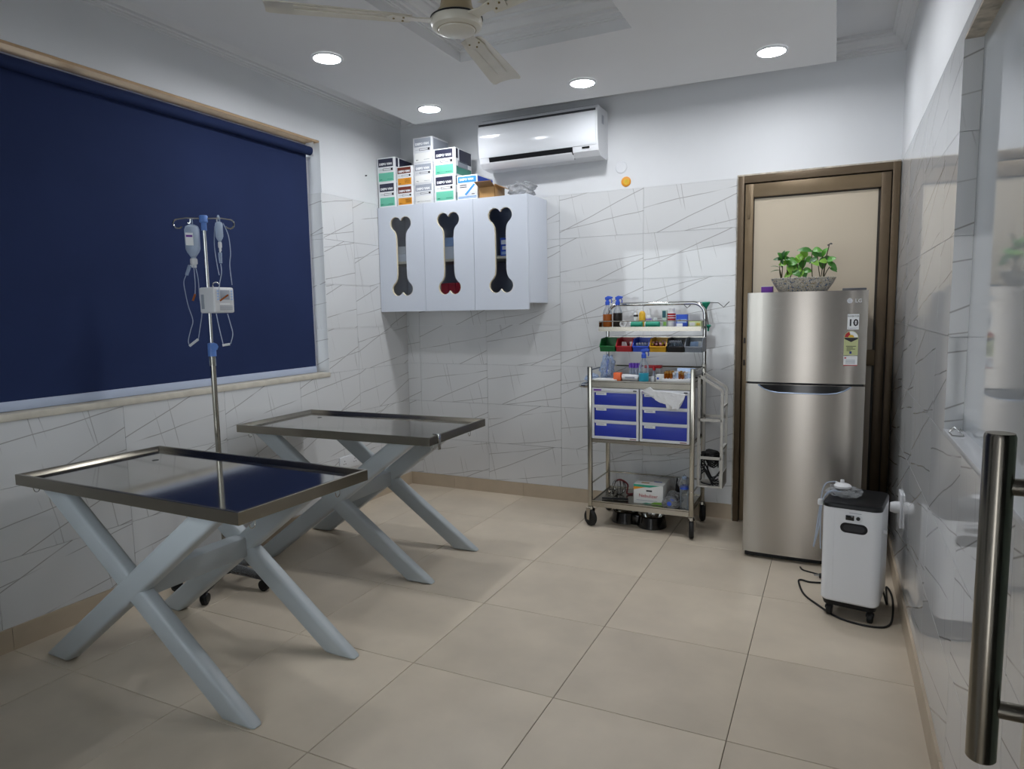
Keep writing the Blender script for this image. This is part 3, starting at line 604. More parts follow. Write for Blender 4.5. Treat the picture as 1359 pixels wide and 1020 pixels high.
for k, (f0, f1) in enumerate(((.15, .85), (.2, .65), (.2, .8), (.2, .5))): patch('print_line', T(a.x+w_*f0, a.z+h_*(.36-.06*k), .0008), TR, Z_, w_*(f1-f0), h_*.022, 'ink', st)
patch('print_mark', T(xm-.006, a.z+h_*.06, .0008), TR, Z_, .010, .012, 'deep_blue', st)
a = fpx(1119, 485); b = fpx(1138, 472.5); w_, h_ = b.x-a.x, b.z-a.z
st = patch('service_sticker', T(a.x, a.z), TR, Z_, w_, h_, 'white_print', fri); patch('red_edge', T(a.x, a.z, .0008), TR, Z_, w_, h_*.09, 'red', st); patch('red_mark', T(a.x+w_*.06, a.z+h_*.75, .0008), TR, Z_, w_*.14, h_*.13, 'red', st)
for k in range(3): patch('print_line', T(a.x+w_*.16, a.z+h_*(.55-.15*k), .0008), TR, Z_, w_*.68, h_*.05, 'grey_print', st)
# ---- examination tables
TZ = .777
def exam_table(loc, rz, label, fdx):
    t = thing('examination_table', label, 'table', loc, rz, 'steel topped examination tables')
    W2, D2 = .628, .312
    def part(n, bm, m, par=None, ang=35): return obj(n, bm, m, par or t, world=False, ang=ang)
    bm = box(B(), -W2+.01, W2-.01, -D2+.01, D2-.01, TZ-.030, TZ-.018)
    top = part('tray', bm, 'table_steel')
    # raised rim: sloping inner lip, flat edge, deep outer apron
    prof = [(.030, TZ-.018), (.016, TZ-.002), (.013, TZ), (.001, TZ), (0, TZ-.001), (0, TZ-.042), (.003, TZ-.043), (.003, TZ-.031)]
    part('rim', rect_moulding(B(), -W2, W2, -D2, D2, prof), 'rim_steel', ang=20)
    part('drain_hole', cyl(B(), (-W2+.21, D2-.17, TZ-.0182), (-W2+.21, D2-.17, TZ-.0172), .014, seg=20), 'black_plastic', top)
    part('under_frame', box(box(B(), -W2+.04, W2-.04, -D2+.05, -D2+.10, TZ-.055, TZ-.030), -W2+.04, W2-.04, D2-.10, D2-.05, TZ-.055, TZ-.030), 'table_frame')
    zt = TZ-.043; hx = .607; fw = .152; tw = .150; xt0, xt1 = fdx-.555, fdx+.53
    for sy in (-1, 1):
        ya = -.262 if sy < 0 else .245; dep = .062
        leg = lambda b0, t0: [Vector((b0, ya, 0)), Vector((b0+fw, ya, 0)), Vector((t0+tw, ya, zt)), Vector((t0, ya, zt))]
        part('leg', prism(B(), leg(fdx-hx, xt1-tw), (0, dep, 0), bev=.015), 'table_frame')
        part('leg', prism(B(), [p+Vector((0, .003, 0)) for p in leg(fdx+hx-fw, xt0)], (0, dep-.006, 0), bev=.015), 'table_frame')
    part('stretcher', box(B(), fdx-.045, fdx+.035, -.21, .255, .345, .435, .010), 'table_frame')
    def hook(x, y):
        pts = [(x, y, TZ-.040), (x, y, TZ-.062)]+[(x+.0, y-.011+.011*math.cos(R(a)), TZ-.064-.013*math.sin(R(a))) for a in range(0, 200, 20)]+[(x, y-.024, TZ-.058)]
        part('hook', tube(B(), pts, .0018, 6), 'chrome')
    hook(W2-.03, D2-.13); hook(W2-.03, -D2+.09); hook(-W2+.05, -D2+.06)
    return t, part, W2, D2
exam_table((.815, -2.715, 0), R(-1.6), 'steel topped examination table with crossed grey legs, the one farther from the wall cabinet', -.035)
t2, part2, W2, D2 = exam_table((.682, -1.475, 0), R(1.8), 'steel topped examination table with crossed grey legs and a chrome corner clip, nearer the cabinet', -.02)
part2('corner_clip', box(box(B(), W2-.002, W2+.006, -D2+.085, -D2+.105, TZ-.075, TZ+.004, .001), W2-.03, W2+.006, -D2+.085, -D2+.105, TZ, TZ+.005, .001), 'chrome')
# ================================================================== TROLLEY AND WHAT IT CARRIES
KX0, KX1, KYF, KYB = 1.705, 2.345, -.485, -.110
WZ_, BZ_, SZ_ = .940, .166, 1.270        # worktop, bottom shelf, top shelf surfaces
tr = thing('medical_trolley', 'stainless steel medical trolley on four castors beside the door', 'trolley', ((KX0+KX1)/2, -.3, 0))
h = .0125
for x in (KX0, KX1): obj('post', box(B(), x-h, x+h, KYF-h, KYF+h, .125, 1.03, .002), 'steel_post', tr)
for x in (KX0, KX1): obj('post', box(B(), x-h, x+h, KYB-h, KYB+h, .125, 1.03, .002), 'steel_post', tr)
ap = [(KX0, KYB, 1.02), (KX0, KYB, 1.345)]+[(KX0+.075-.075*math.cos(R(a)), KYB, 1.345+.075*math.sin(R(a))) for a in range(15, 91, 15)]+[(KX1-.075+.075*math.sin(R(a)), KYB, 1.345+.075*math.cos(R(a))) for a in range(0, 91, 15)]+[(KX1, KYB, 1.02)]
obj('arch', tube(B(), ap, .0125, 12), 'chrome', tr)
def tray(n, x0, x1, y0, y1, z, lip, drop):
    bm = box(B(), x0, x1, y0, y1, z-.004, z)
    for (a, b, c, d) in ((x0, x1, y0, y0+.003), (x0, x1, y1-.003, y1), (x0, x0+.003, y0, y1), (x1-.003, x1, y0, y1)): box(bm, a, b, c, d, z-drop, z+lip)
    return obj(n, bm, 'steel', tr)
tray('worktop', KX0+h, KX1-h, KYF-.008, KYB+.008, WZ_, .006, .038); tray('middle_shelf', KX0+h, KX1-h, KYF-.008, KYB+.008, .575, .002, .024); tray('bottom_shelf', KX0+h, KX1-h, KYF-.008, KYB+.008, BZ_, .006, .034)
obj('top_shelf', box(box(box(B(), KX0-.012, KX1+.006, -.27, KYB, SZ_-.010, SZ_, 0), KX0-.012, KX1+.006, -.273, -.268, SZ_-.024, SZ_+.004), KX0-.012, KX0-.009, -.27, KYB, SZ_-.02, SZ_+.035), 'steel', tr)
obj('shelf_rail', tube(B(), [(KX0-.01, KYB, SZ_+.04), (KX0-.01, -.268, SZ_+.04), (KX1+.004, -.268, SZ_+.04), (KX1+.004, KYB, SZ_+.04)], .0035, 8), 'chrome', tr)
obj('guard_rail', tube(B(), [(KX0, KYF, 1.01), (KX0, KYB, 1.01)], .005, 8), 'steel_post', tr); obj('guard_rail', tube(B(), [(KX1, KYF, 1.01), (KX1, KYB, 1.01)], .005, 8), 'steel_post', tr); obj('guard_rail', tube(B(), [(KX0, KYB, 1.01), (KX1, KYB, 1.01)], .005, 8), 'steel_post', tr)
for z in (.275,):
    obj('lower_rail', tube(B(), [(KX0, KYF, z), (KX0, KYB, z)], .005, 8), 'steel_post', tr); obj('lower_rail', tube(B(), [(KX1, KYF, z), (KX1, KYB, z)], .005, 8), 'steel_post', tr); obj('lower_rail', tube(B(), [(KX0, KYB, z), (KX1, KYB, z)], .005, 8), 'steel_post', tr)
obj('handle', tube(B(), spline([(KX0, KYF+.02, .905), (KX0-.055, KYF+.025, .905), (KX0-.085, KYF+.07, .905), (KX0-.085, KYB-.07, .905), (KX0-.055, KYB-.025, .905), (KX0, KYB-.02, .905)], 5), .011, 10), 'chrome', tr)
obj('bin_rail', box(B(), KX0, KX1, -.125, -.120, 1.165, 1.205), 'steel_post', tr)
for i, (x, y, a) in enumerate(((KX0, KYF, 58), (KX1, KYF, 12), (KX0, KYB, 40), (KX1, KYB, 20))):
    d = Vector((math.sin(R(a)), -math.cos(R(a)), 0)); wc = Vector((x, y, .055))+d*.0; ax = Vector((d.y, -d.x, 0))
    cst = obj('castor', cyl(cyl(B(), (x, y, .112), (x, y, .13), .019), (x, y, .13), (x, y, .15), .009), 'chrome', tr)
    wl = obj('wheel', lathe(B(), wc-ax*.014, [(0, .002), (.03, .002), (.034, 0), (.048, 0), (.054, .006), (.054, .022), (.048, .028), (.034, .028), (.03, .026), (0, .026)], 24, axis=ax), 'black_rubber', cst)
    for s_ in (-1, 1):
        o = wc+ax*(s_*.019); obj('fork', prism(B(), [o+Vector((0, 0, .062))-d*.02, o-d*.012+Z_*-.012, o+d*.012+Z_*-.012, o+Vector((0, 0, .062))+d*.02], ax*.0025*s_), 'steel', cst)
# ---- drawer units
def drawer_unit(x0, x1, label):
    t = thing('drawer_unit', label, 'drawers', ((x0+x1)/2, -.3, .577), group='three-drawer units in the trolley'); z0, z1, yf, yb = .577, .898, -.498, -.135
    bm = box(B(), x0, x1, yf, yb, z0, z0+.016, .001); box(bm, x0, x1, yf, yb, z1-.022, z1, .001); box(bm, x0, x0+.014, yf, yb, z0+.016, z1-.022); box(bm, x1-.014, x1, yf, yb, z0+.016, z1-.022); box(bm, x0+.014, x1-.014, yb-.006, yb, z0+.016, z1-.022)
    zz = [z0+.016, z0+.112, z0+.208, z1-.022]
    for z in zz[1:3]: box(bm, x0+.014, x1-.014, yf, yb, z-.007, z+.007)
    obj('carcass', bm, 'tag', t)
    for a, b in zip(zz, zz[1:]):
        a2, b2 = a+(.008 if a > z0+.02 else .001), b-(.008 if b < z1-.03 else .001)
        d = obj('drawer', box(B(), x0+.016, x1-.016, yf+.004, yb-.01, a2, b2, .002), 'drawer_blue', t)
        lb = patch('paper_label', (x0+.026, yf+.004, b2-.020), X_, Z_, .068, .017, 'white_print', d, .0012); patch('print_line', (x0+.034, yf+.0026, b2-.013), X_, Z_, .045, .003, 'grey_print', d, .0004)
        obj('grip', box(B(), x0+.016, x1-.016, yf+.0005, yf+.006, b2-.004, b2), 'tag', d)
    patch('maker_mark', (x0+.012, yf, z1-.016), X_, Z_, .05, .010, 'purple', t); patch('side_mark', (x1-.035, yf, z1-.015), X_, Z_, .022, .007, 'ink', t); patch('red_mark', (x1-.055, yf, z0+.005), X_, Z_, .04, .005, 'dark_red', t)
drawer_unit(1.722, 2.022, 'white unit of three blue drawers next to the trolley handle'); drawer_unit(2.030, 2.330, 'white unit of three blue drawers with white cotton hanging over its top drawer')
# cotton
P2 = [(851, 518), (857, 515.5), (863, 513.5), (869, 518), (880, 519), (896, 521), (910, 523), (908, 530), (903, 537), (901, 543), (896, 541), (892, 543.5), (886, 543), (884, 536), (877, 534), (870, 530), (868, 525), (860, 521)]
pts = [px(a, b, 1, -.505) for a, b in P2]; bm = prism(B(), pts, (0, -.012, 0)); bmesh.ops.triangulate(bm, faces=[f for f in bm.faces if len(f.verts) > 4])
bmesh.ops.subdivide_edges(bm, edges=list(bm.edges), cuts=2, use_grid_fill=True)
for v in bm.verts:
    v.co.y += .004*noise.noise(v.co*40); v.co.z += .003*noise.noise(v.co*55+Vector((3, 1, 2)))
    if v.co.y < -.51: v.co.y -= .004*(1+noise.noise(v.co*25))
c_ = px(885, 521, 1, -.505)
single('cotton_wool', bm, 'cotton', 'torn piece of white cotton wool hanging from the trolley worktop over the drawers', 'cotton', (c_.x, -.505, c_.z), ang=80)
# ---- storage bins
def bin_(x, colr, label):
    w2 = .0515; t = thing('storage_bin', label, 'bin', (x, -.19, 1.115), group='open-front bins on the trolley rail'); m = mat('bin_'+colr, dict(green='1d6f38', red='b3222c', blue='2b4fc2', yellow='d9a51f', black='17181b', grey='868d97')[colr], .38)
    yb, yf, z0 = -.126, -.275, 1.113
    side = [Vector((0, yb, z0)), Vector((0, yf+.012, z0)), Vector((0, yf, z0+.034)), Vector((0, yf+.022, z0+.062)), Vector((0, yf+.040, z0+.082)), Vector((0, yb, z0+.088))]
    bm = B()
    for s_ in (-1, 1): prism(bm, [p+X_*(x+s_*w2-(.0025 if s_ > 0 else 0)) for p in side], X_*.0025)
    prism(bm, [Vector((x-w2, yb, z0)), Vector((x+w2, yb, z0)), Vector((x+w2, yf+.012, z0)), Vector((x-w2, yf+.012, z0))], Z_*.0025)
    prism(bm, [Vector((x-w2, yf+.012, z0)), Vector((x+w2, yf+.012, z0)), Vector((x+w2, yf, z0+.034)), Vector((x-w2, yf, z0+.034))], Y_*.0025)
    prism(bm, [Vector((x-w2, yb, z0)), Vector((x+w2, yb, z0)), Vector((x+w2, yb, z0+.088)), Vector((x-w2, yb, z0+.088))], -Y_*.0025)
    obj('tray', bm, m, t); obj('front_lip', box(B(), x-w2-.001, x+w2+.001, yf-.004, yf+.004, z0+.030, z0+.038, .0015), m, t)
    for s_ in (-1, 1): obj('side_lip', tube(B(), [(x+s_*w2, yf, z0+.034), (x+s_*w2, yf+.022, z0+.062), (x+s_*w2, yf+.040, z0+.082), (x+s_*w2, yb, z0+.088)], .003, 6), m, t)
    return x, z0+.003
cols = ['green', 'red', 'blue', 'yellow', 'black', 'grey']; lb = ['empty green bin at the end of the trolley rail', 'red open-front bin holding white packets', 'blue open-front bin holding clear vials', 'yellow open-front bin holding dark red vials', 'black open-front bin holding clear capped tubes', 'grey open-front bin holding pale blue packets']
binc = [bin_(1.752+.1105*i, c, l) for i, (c, l) in enumerate(zip(cols, lb))]
def stick(n, p0, p1, r, m, label, cat, group=None, seg=10):
    p0 = Vector(p0); return single(n, cyl(B(), p0, p1, r, seg=seg), m, label, cat, p0, group)
x, z = binc[1]
for k, (dx, a) in enumerate(((-.025, 20), (.0, -25), (.032, 8))):
    o = Vector((x+dx, -.20, z+.002)); d = Vector((math.sin(R(a))*.45, -.35, 1)).normalized()
    single('packet', prism(B(), [o-X_*.011, o+X_*.011, o+X_*.011+d*.062, o-X_*.011+d*.062], (0, .005, 0), bev=.001), 'white_print', 'small white packet standing in the red bin', 'packet', o, 'white packets in the red bin')
x, z = binc[2]
for k in range(8):
    o = Vector((x-.036+.018*(k % 4)+.004*(k//4), -.215+.045*(k//4), z)); t = thing('vial', 'clear vial lying in the blue bin', 'vial', o, group='clear vials in the blue bin')
    e = o+Vector((.004, -.02, .045)); obj('glass', cyl(B(), o, e, .0075, seg=10), 'milky_plastic', t); obj('cap', cyl(B(), e, e+(e-o)*.15, .006, seg=10), 'tag', t)
x, z = binc[3]; rnd = random.Random(3)
for k in range(12):
    o = Vector((x-.034+.022*(k % 4), -.235+.034*(k//4), z+.006+.006*(k//4))); t = thing('vial', 'dark red vial with a pale cap in the yellow bin', 'vial', o, group='dark red vials in the yellow bin')
    e = o+Vector((rnd.uniform(-.012, .012), rnd.uniform(-.018, .0), .036)); obj('glass', cyl(B(), o, e, .0085, seg=10), 'dark_red', t); obj('cap', cyl(B(), e, e+(e-o)*.28, .0075, seg=10), 'pink' if k % 3 else 'lemon', t)
x, z = binc[4]
for k in range(6):
    o = Vector((x-.038+.015*k, -.20, z+.004)); t = thing('sample_tube', 'clear capped tube leaning in the black bin', 'tube', o, group='clear tubes in the black bin')
    e = o+Vector((-.010, -.034, .052)); obj('glass', cyl(B(), o, e, .0068, seg=10), 'milky_plastic', t); obj('cap', cyl(B(), e, e+(e-o)*.2, .0078, seg=10), 'grey_print', t)
x, z = binc[5]
for k in range(3):
    o = Vector((x-.028+.026*k, -.20+.01*k, z+.001)); d = Vector((.25-.12*k, -.42, .85)).normalized()
    single('packet', prism(B(), [o-X_*.014, o+X_*.014, o+X_*.014+d*.07, o-X_*.014+d*.07], (0, .005, 0), bev=.001), 'pale_blue' if k != 2 else 'white_print', 'pale blue sealed packet leaning in the grey bin' if k != 2 else 'white sealed packet leaning in the grey bin', 'packet', o, 'pale packets in the grey bin')
# ---- bottles on the top shelf
SY = -.205
def at(pxx, y=SY, z=SZ_): return px(pxx, 430, 1, y).x
def spray(name, x, y, z, w2, hb, liquid, lh, clear, head, label, cat='spray bottle', rz=0, tube_in=True):
    t = thing(name, label, cat, (x, y, z), rz); loc = lambda bm, n, m, par=None: obj(n, bm, m, par or t, world=False)
    loc(lathe(B(), (0, 0, 0), [(0, 0), (w2*.92, 0), (w2, .004), (w2, hb*.62), (w2*.8, hb*.76), (w2*.42, hb*.9), (w2*.34, hb), (0, hb)], 20), 'bottle', clear)
    loc(lathe(B(), (0, 0, .001), [(0, .0005), (w2*.93, .0005), (w2*1.008, .004), (w2*1.008, lh), (0, lh)], 20), 'liquid', liquid)
    hd = loc(lathe(B(), (0, 0, hb-.004), [(w2*.5, 0), (w2*.5, .022), (w2*.36, .026), (w2*.3, .038), (0, .038)], 14), 'collar', head)
    loc(prism(B(), [Vector(p) for p in ((-.014, -.009, hb+.03), (-.016, -.009, hb+.046), (.005, -.009, hb+.056), (.034, -.009, hb+.05), (.034, -.009, hb+.04), (.014, -.009, hb+.034), (.010, -.009, hb+.03))], (0, .018, 0), bev=.002), 'nozzle', head, hd)
    loc(tube(B(), [(.022, 0, hb+.04), (.030, 0, hb+.024), (.028, 0, hb+.008)], .0035, 6), 'trigger', head if head != 'pale_blue' else 'tag', hd)
    if tube_in: loc(cyl(B(), (0, 0, .01), (0, 0, hb), .0022, seg=6), 'dip_tube', 'tag')
    return t
spray('spray_bottle', at(806), -.20, SZ_, .030, .150, 'amber', .085, 'clear_plastic', 'blue', 'spray bottle of orange-brown liquid with a blue trigger on the top shelf')
spray('spray_bottle', at(819.5), -.20, SZ_, .030, .150, 'dark_amber', .092, 'clear_plastic', 'blue', 'spray bottle of near-black liquid with a blue trigger on the top shelf')
c_ = (at(829.5), -.245, SZ_+.023)
single('tape_roll', lathe(B(), Vector(c_)-Y_*.010, [(.013, 0), (.022, 0), (.0225, .002), (.0225, .018), (.022, .02), (.013, .02), (.013, 0)], 28, axis=(0, 1, 0)), 'white_matt', 'white roll of adhesive tape standing on the top shelf', 'tape', (c_[0], c_[1], SZ_))
for a, b, l in ((836.5, 853.5, 'teal bandage roll lying on the top shelf beside the tape roll'), (856, 876.5, 'teal bandage roll lying on the top shelf in front of the small jar')):
    xa, xb = at(a, -.24), at(b, -.24); t = thing('bandage_roll', l, 'bandage', ((xa+xb)/2, -.24, SZ_), group='teal bandage rolls')
    obj('roll', lathe(B(), (xa+.005, -.24, SZ_+.018), [(0, 0), (.015, 0), (.018, .003), (.018, xb-xa-.012), (.015, xb-xa-.009), (0, xb-xa-.009)], 18, axis=(1, 0, 0)), 'teal', t)
    obj('end_band', lathe(B(), (xa, -.24, SZ_+.018), [(0, 0), (.0175, 0), (.0175, .006), (0, .006)], 18, axis=(1, 0, 0)), 'white_matt', t)
def bottle(x, y, z, prof, body, cap_prof, capm, label, bands=(), seg=20, name='medicine_bottle', cat='bottle'):
    t = thing(name, label, cat, (x, y, z)); obj('bottle', lathe(B(), (x, y, z), prof, seg), body, t)
    if cap_prof: obj('cap', lathe(B(), (x, y, z), cap_prof, seg), capm, t)
    for r, z0, z1, m in bands: obj('label_band', lathe(B(), (x, y, z), [(r, z0), (r+.0006, z0), (r+.0006, z1), (r, z1)], seg), m, t)
    return t
bottle(at(843), -.19, SZ_, [(0, 0), (.0135, 0), (.0145, .003), (.0145, .085), (.009, .092)], 'white_plastic', [(.0105, .09), (.0105, .11), (.006, .114), (.006, .122), (0, .124)], 'tag', 'slim white pump bottle with a black label band', [(.0146, .068, .080, 'ink'), (.0146, .01, .062, 'pale_print')])
bottle(at(851.5), -.19, SZ_, [(0, 0), (.0195, 0), (.021, .003), (.021, .088), (.014, .100), (.009, .103)], 'yellow', [(.007, .102), (.007, .112), (.004, .117), (0, .117)], 'white_plastic', 'yellow bottle with a white nozzle on the top shelf', [(.0211, .02, .045, 'lemon')])
bottle(at(860), -.19, SZ_, [(0, 0), (.0175, 0), (.019, .003), (.019, .066), (.010, .076), (.009, .082)], 'white_plastic', [(.0095, .08), (.0085, .095), (.004, .112), (0, .114)], 'white_plastic', 'white dropper bottle with a pointed cap and violet print', [(.0191, .048, .054, 'violet')])
bottle(at(868.5), -.19, SZ_, [(0, 0), (.016, 0), (.017, .003), (.017, .040), (.013, .046)], 'milk', [(.0145, .045), (.0145, .060), (0, .062)], 'white_plastic', 'small squat white jar between the dropper bottle and the green carton')
def carton(name, x0, x1, y0, y1, z0, z1, m, label, cat, patches=(), rz=0, group=None):
    t = thing(name, label, cat, ((x0+x1)/2, (y0+y1)/2, z0), rz, group); w2, d2, hh = (x1-x0)/2, (y1-y0)/2, z1-z0
    obj('body', box(B(), -w2, w2, -d2, d2, 0, hh, min(.0012, w2*.1)), m, t, world=False)
    for nm, a, b, c, d, pm in patches:
        q = obj(nm, box(B(), -w2+a*2*w2, -w2+b*2*w2, -d2-.0007, -d2+.0005, c*hh, d*hh), pm, t, world=False)
    return t
carton('medicine_carton', at(879), at(885), -.215, -.19, SZ_, SZ_+.108, 'pale_green', 'slim upright green and white medicine carton', 'carton', [('print_block', .08, .85, .55, .95, mat('dark_teal', '1c5a66', .5)), ('print_block', .3, .95, .08, .3, 'leaf_c')])
bottle(at(891), -.20, SZ_, [(0, 0), (.0235, 0), (.025, .003), (.025, .088), (.021, .096)], 'white_plastic', [(.0215, .095), (.0215, .118), (.019, .121), (0, .121)], 'white_plastic', 'white jar with a broad red label on the top shelf', [(.0251, .038, .086, 'red'), (.0257, .055, .060, 'white_print'), (.0257, .07, .074, 'white_print')])
carton('cotton_carton', at(898.5), at(913), -.235, -.19, SZ_, SZ_+.078, 'blue', 'blue and white patterned carton on the top shelf', 'carton', [('print_block', .1, .95, .35, .62, 'pale_blue'), ('print_block', .05, .6, .05, .3, 'white_print'), ('print_block', .2, .45, .45, .6, 'white_print')])
carton('gauze_pack', at(915), at(932), -.24, -.18, SZ_, SZ_+.036, 'lime', 'flat pale green pack at the end of the top shelf', 'pack', [('print_block', .1, .5, .2, .8, 'pale_print'), ('print_block', .62, .9, .25, .7, 'lemon')])
single('paper_sheet', box(B(), at(877, -.25), at(905, -.25), -.262, -.238, SZ_, SZ_+.004), 'white_print', 'folded white leaflet lying flat on the top shelf', 'paper', (at(890), -.25, SZ_))
# ---- worktop things
WY_ = -.40
def wat(pxx, y=WY_): return px(pxx, 500, 1, y).x
o = Vector((wat(820), WY_, WZ_)); single('orange_box', box(B(), o.x-.024, o.x+.024, o.y-.02, o.y+.022, WZ_, WZ_+.050, .003), 'orange', 'small bright orange box on the trolley worktop', 'box', o)
xa, xb = wat(826), wat(848); t = thing('thermometer', 'white handheld device lying on the trolley worktop beside the orange box', 'thermometer', ((xa+xb)/2, WY_, WZ_))
obj('body', tube(B(), spline([(xa, WY_, WZ_+.020), (xa+.02, WY_, WZ_+.022), (xb-.02, WY_, WZ_+.020), (xb, WY_, WZ_+.016)], 4), [.016]+[.0195]*11+[.012], 10), 'white_plastic', t); obj('window', box(B(), (xa+xb)/2-.03, (xa+xb)/2+.03, WY_-.021, WY_-.016, WZ_+.016, WZ_+.026), 'grey_print', t)
spray('spray_bottle', wat(855.5), -.42, WZ_, .030, .150, 'cyan', .052, 'clear_plastic', 'blue', 'clear spray bottle half full of turquoise liquid on the worktop')
t = thing('tube_rack', 'clear rack of violet-capped sample tubes on the worktop', 'rack', (wat(844), -.22, WZ_)); xr_ = wat(845, -.22)
obj('rack_plate', box(B(), xr_-.05, xr_+.03, -.25, -.19, WZ_, WZ_+.012), 'tag', t)
for k in range(4):
    for j in range(2):
        x, y = xr_-.04+.02*k, -.235+.03*j; o = Vector((x, y, WZ_+.012)); q = thing('sample_tube', 'clear sample tube with a violet cap in the rack', 'tube', o, group='violet-capped tubes in the rack')
        obj('glass', cyl(B(), o, o+Z_*.055, .0065, seg=12), 'milky_plastic', q); obj('cap', cyl(B(), o+Z_*.055, o+Z_*.085, .0085, seg=12), 'violet', q)
xq = wat(868, -.22); t = thing('tube_rack', 'red-topped rack standing behind the turquoise spray bottle', 'rack', (xq, -.2, WZ_))
obj('stand', box(box(box(B(), xq-.06, xq+.04, -.22, -.18, WZ_, WZ_+.008), xq-.06, xq-.055, -.22, -.18, WZ_+.008, WZ_+.066), xq+.035, xq+.04, -.22, -.18, WZ_+.008, WZ_+.066), 'tag', t); obj('top_plate', box(B(), xq-.065, xq+.045, -.225, -.175, WZ_+.066, WZ_+.084, .002), 'red', t)
o = Vector((wat(868, -.28), -.28, WZ_)); q = thing('sample_tube', 'single clear tube with a bright red cap on the worktop', 'tube', o); obj('glass', cyl(B(), o, o+Z_*.058, .0075, seg=12), 'milky_plastic', q); obj('cap', cyl(B(), o+Z_*.058, o+Z_*.088, .0095, seg=12), 'red', q)
bottle(wat(866), -.40, WZ_, [(0, 0), (.011, 0), (.012, .002), (.012, .018), (.009, .022)], 'milk', [(.0105, .021), (.0105, .032), (0, .033)], 'white_plastic', 'tiny white-capped bottle between the spray bottle and the blue-marked carton')
carton('small_carton', wat(870.5), wat(881), -.40, -.36, WZ_, WZ_+.043, 'pale_print', 'small pale carton with a blue dot on the worktop', 'carton', [('blue_dot', .12, .38, .3, .6, 'blue')])
xa, xb = wat(880), wat(917); t = thing('vial_tray', 'white tray holding rows of gold-capped vials on the worktop', 'tray', ((xa+xb)/2, -.36, WZ_))
obj('base', box(B(), xa, xb, -.43, -.30, WZ_, WZ_+.020, .002), 'white_plastic', t); obj('back_sheet', prism(B(), [Vector((xa+.06, -.305, WZ_+.02)), Vector((xb, -.305, WZ_+.02)), Vector((xb, -.27, WZ_+.075)), Vector((xa+.06, -.27, WZ_+.075))], (0, .003, 0)), 'pale_blue', t)
rnd = random.Random(5)
for k in range(9):
    for j in range(2):
        if (k in (4, 8) and j == 0): continue
        x = xa+.014+(xb-xa-.028)*k/8; o = Vector((x, -.405+.05*j, WZ_+.020)); gold = k < 3 or k in (5, 6); q = thing('vial', 'gold-capped vial standing in the white tray' if gold else 'clear vial with a silver cap standing in the white tray', 'vial', o, group='gold-capped vials in the tray' if gold else 'silver-capped vials in the tray')
        hh = rnd.uniform(.026, .034); obj('glass', cyl(B(), o, o+Z_*hh, .007, seg=10), 'amber_glass' if gold else 'milky_plastic', q); obj('cap', cyl(B(), o+Z_*hh, o+Z_*(hh+.012), .0075, seg=10), 'gold' if gold else 'tag', q)
o = Vector((wat(801), -.37, WZ_)); single('paper_pad', prism(B(), [Vector((o.x-.07, -.45, WZ_)), Vector((o.x+.09, -.46, WZ_)), Vector((o.x+.10, -.36, WZ_)), Vector((o.x-.05, -.34, WZ_))], (0, 0, .008)), 'pale_print', 'white paper pad lying flat beside the orange box', 'paper', o)
# clear packets with blue parts spilling past the handle post
o = Vector((KX0+.045, -.27, WZ_)); t = thing('syringe_packets', 'clear plastic bag of blue-tipped syringes at the handle end of the worktop', 'bag', o)
obj('bag', blob(B(), o+Vector((0, 0, .065)), (.040, .07, .085), .6, 2.4, 4, 3, flat=.74), 'blue_wrap', t)
for k in range(3): obj('syringe', tube(B(), [o+Vector((-.015+.014*k, -.03+.02*k, .02)), o+Vector((-.01+.012*k, -.01+.02*k, .12))], .005, 8), 'blue' if k == 1 else 'tag', t)
o = Vector((KX0-.045, -.30, .917)); t = thing('plastic_packet', 'crumpled clear packet with a blue cap resting on the trolley handle', 'packet', o)
obj('wrap', blob(B(), o+Vector((0, 0, .024)), (.042, .06, .03), .5, 2.2, 3, 5, flat=.78), 'blue_wrap', t); obj('cap', cyl(B(), o+Vector((.012, -.055, .022)), o+Vector((.012, -.066, .022)), .008, seg=12), 'deep_blue', t)
# ---- bottom shelf
def bat(pxx, pyy): return px(pxx, pyy, 2, BZ_)
o = bat(828, 656); o = Vector((1.83, -.27, BZ_)); t = thing('wire_muzzle', 'black and silver wire dog muzzle lying on the bottom shelf', 'muzzle', o)
for k in range(6):
    a = R(30*k); bm = tube(B(), [o+Vector((.045*math.cos(a)*math.sin(R(b)), .045*math.sin(a)*math.sin(R(b)), .05+.05*math.cos(R(b)))) for b in range(0, 361, 20)], .0022, 5); obj('wire_hoop', bm, 'chrome' if k % 2 else 'black_plastic', t)
obj('strap', tube(B(), spline([o+Vector((-.02, .0, .088)), o+Vector((.02, -.02, .104)), o+Vector((.06, .0, .07)), o+Vector((.055, .0, .012)), o+Vector((.09, .02, .006))], 6), .006, 6), 'dark_red', t)
obj('snout_wire', lathe(B(), o+Vector((-.03, -.04, .004)), [(.028, 0), (.03, .002), (.03, .03), (.028, .032), (.026, .03), (.026, .002)], 14), 'chrome', t)
a, b = bat(800, 659), bat(834, 654); a = Vector((1.765, -.43, BZ_+.008)); b = Vector((1.93, -.40, BZ_+.010))
single('black_baton', tube(B(), [a, a.lerp(b, .3), b], [.006, .008, .007], 8), 'black_plastic', 'thin black stick lying along the front of the bottom shelf', 'stick', (a.x, a.y, BZ_))
xa, xb = px(841, 650, 1, -.43).x, px(880, 650, 1, -.43).x; ca = thing('nebulizer_carton', 'white nebulizer carton with teal and orange stripes on the bottom shelf', 'carton', ((xa+xb)/2, -.33, BZ_)); z1 = BZ_+.125; yf = -.43
obj('body', box(B(), xa, xb, yf, -.23, BZ_, z1, .002), 'pale_print', ca)
def quadp(n, pts, m): obj(n, prism(B(), [Vector((xa+(xb-xa)*u, yf, BZ_+.125*v)) for u, v in pts], (0, -.0008, 0)), m, ca)
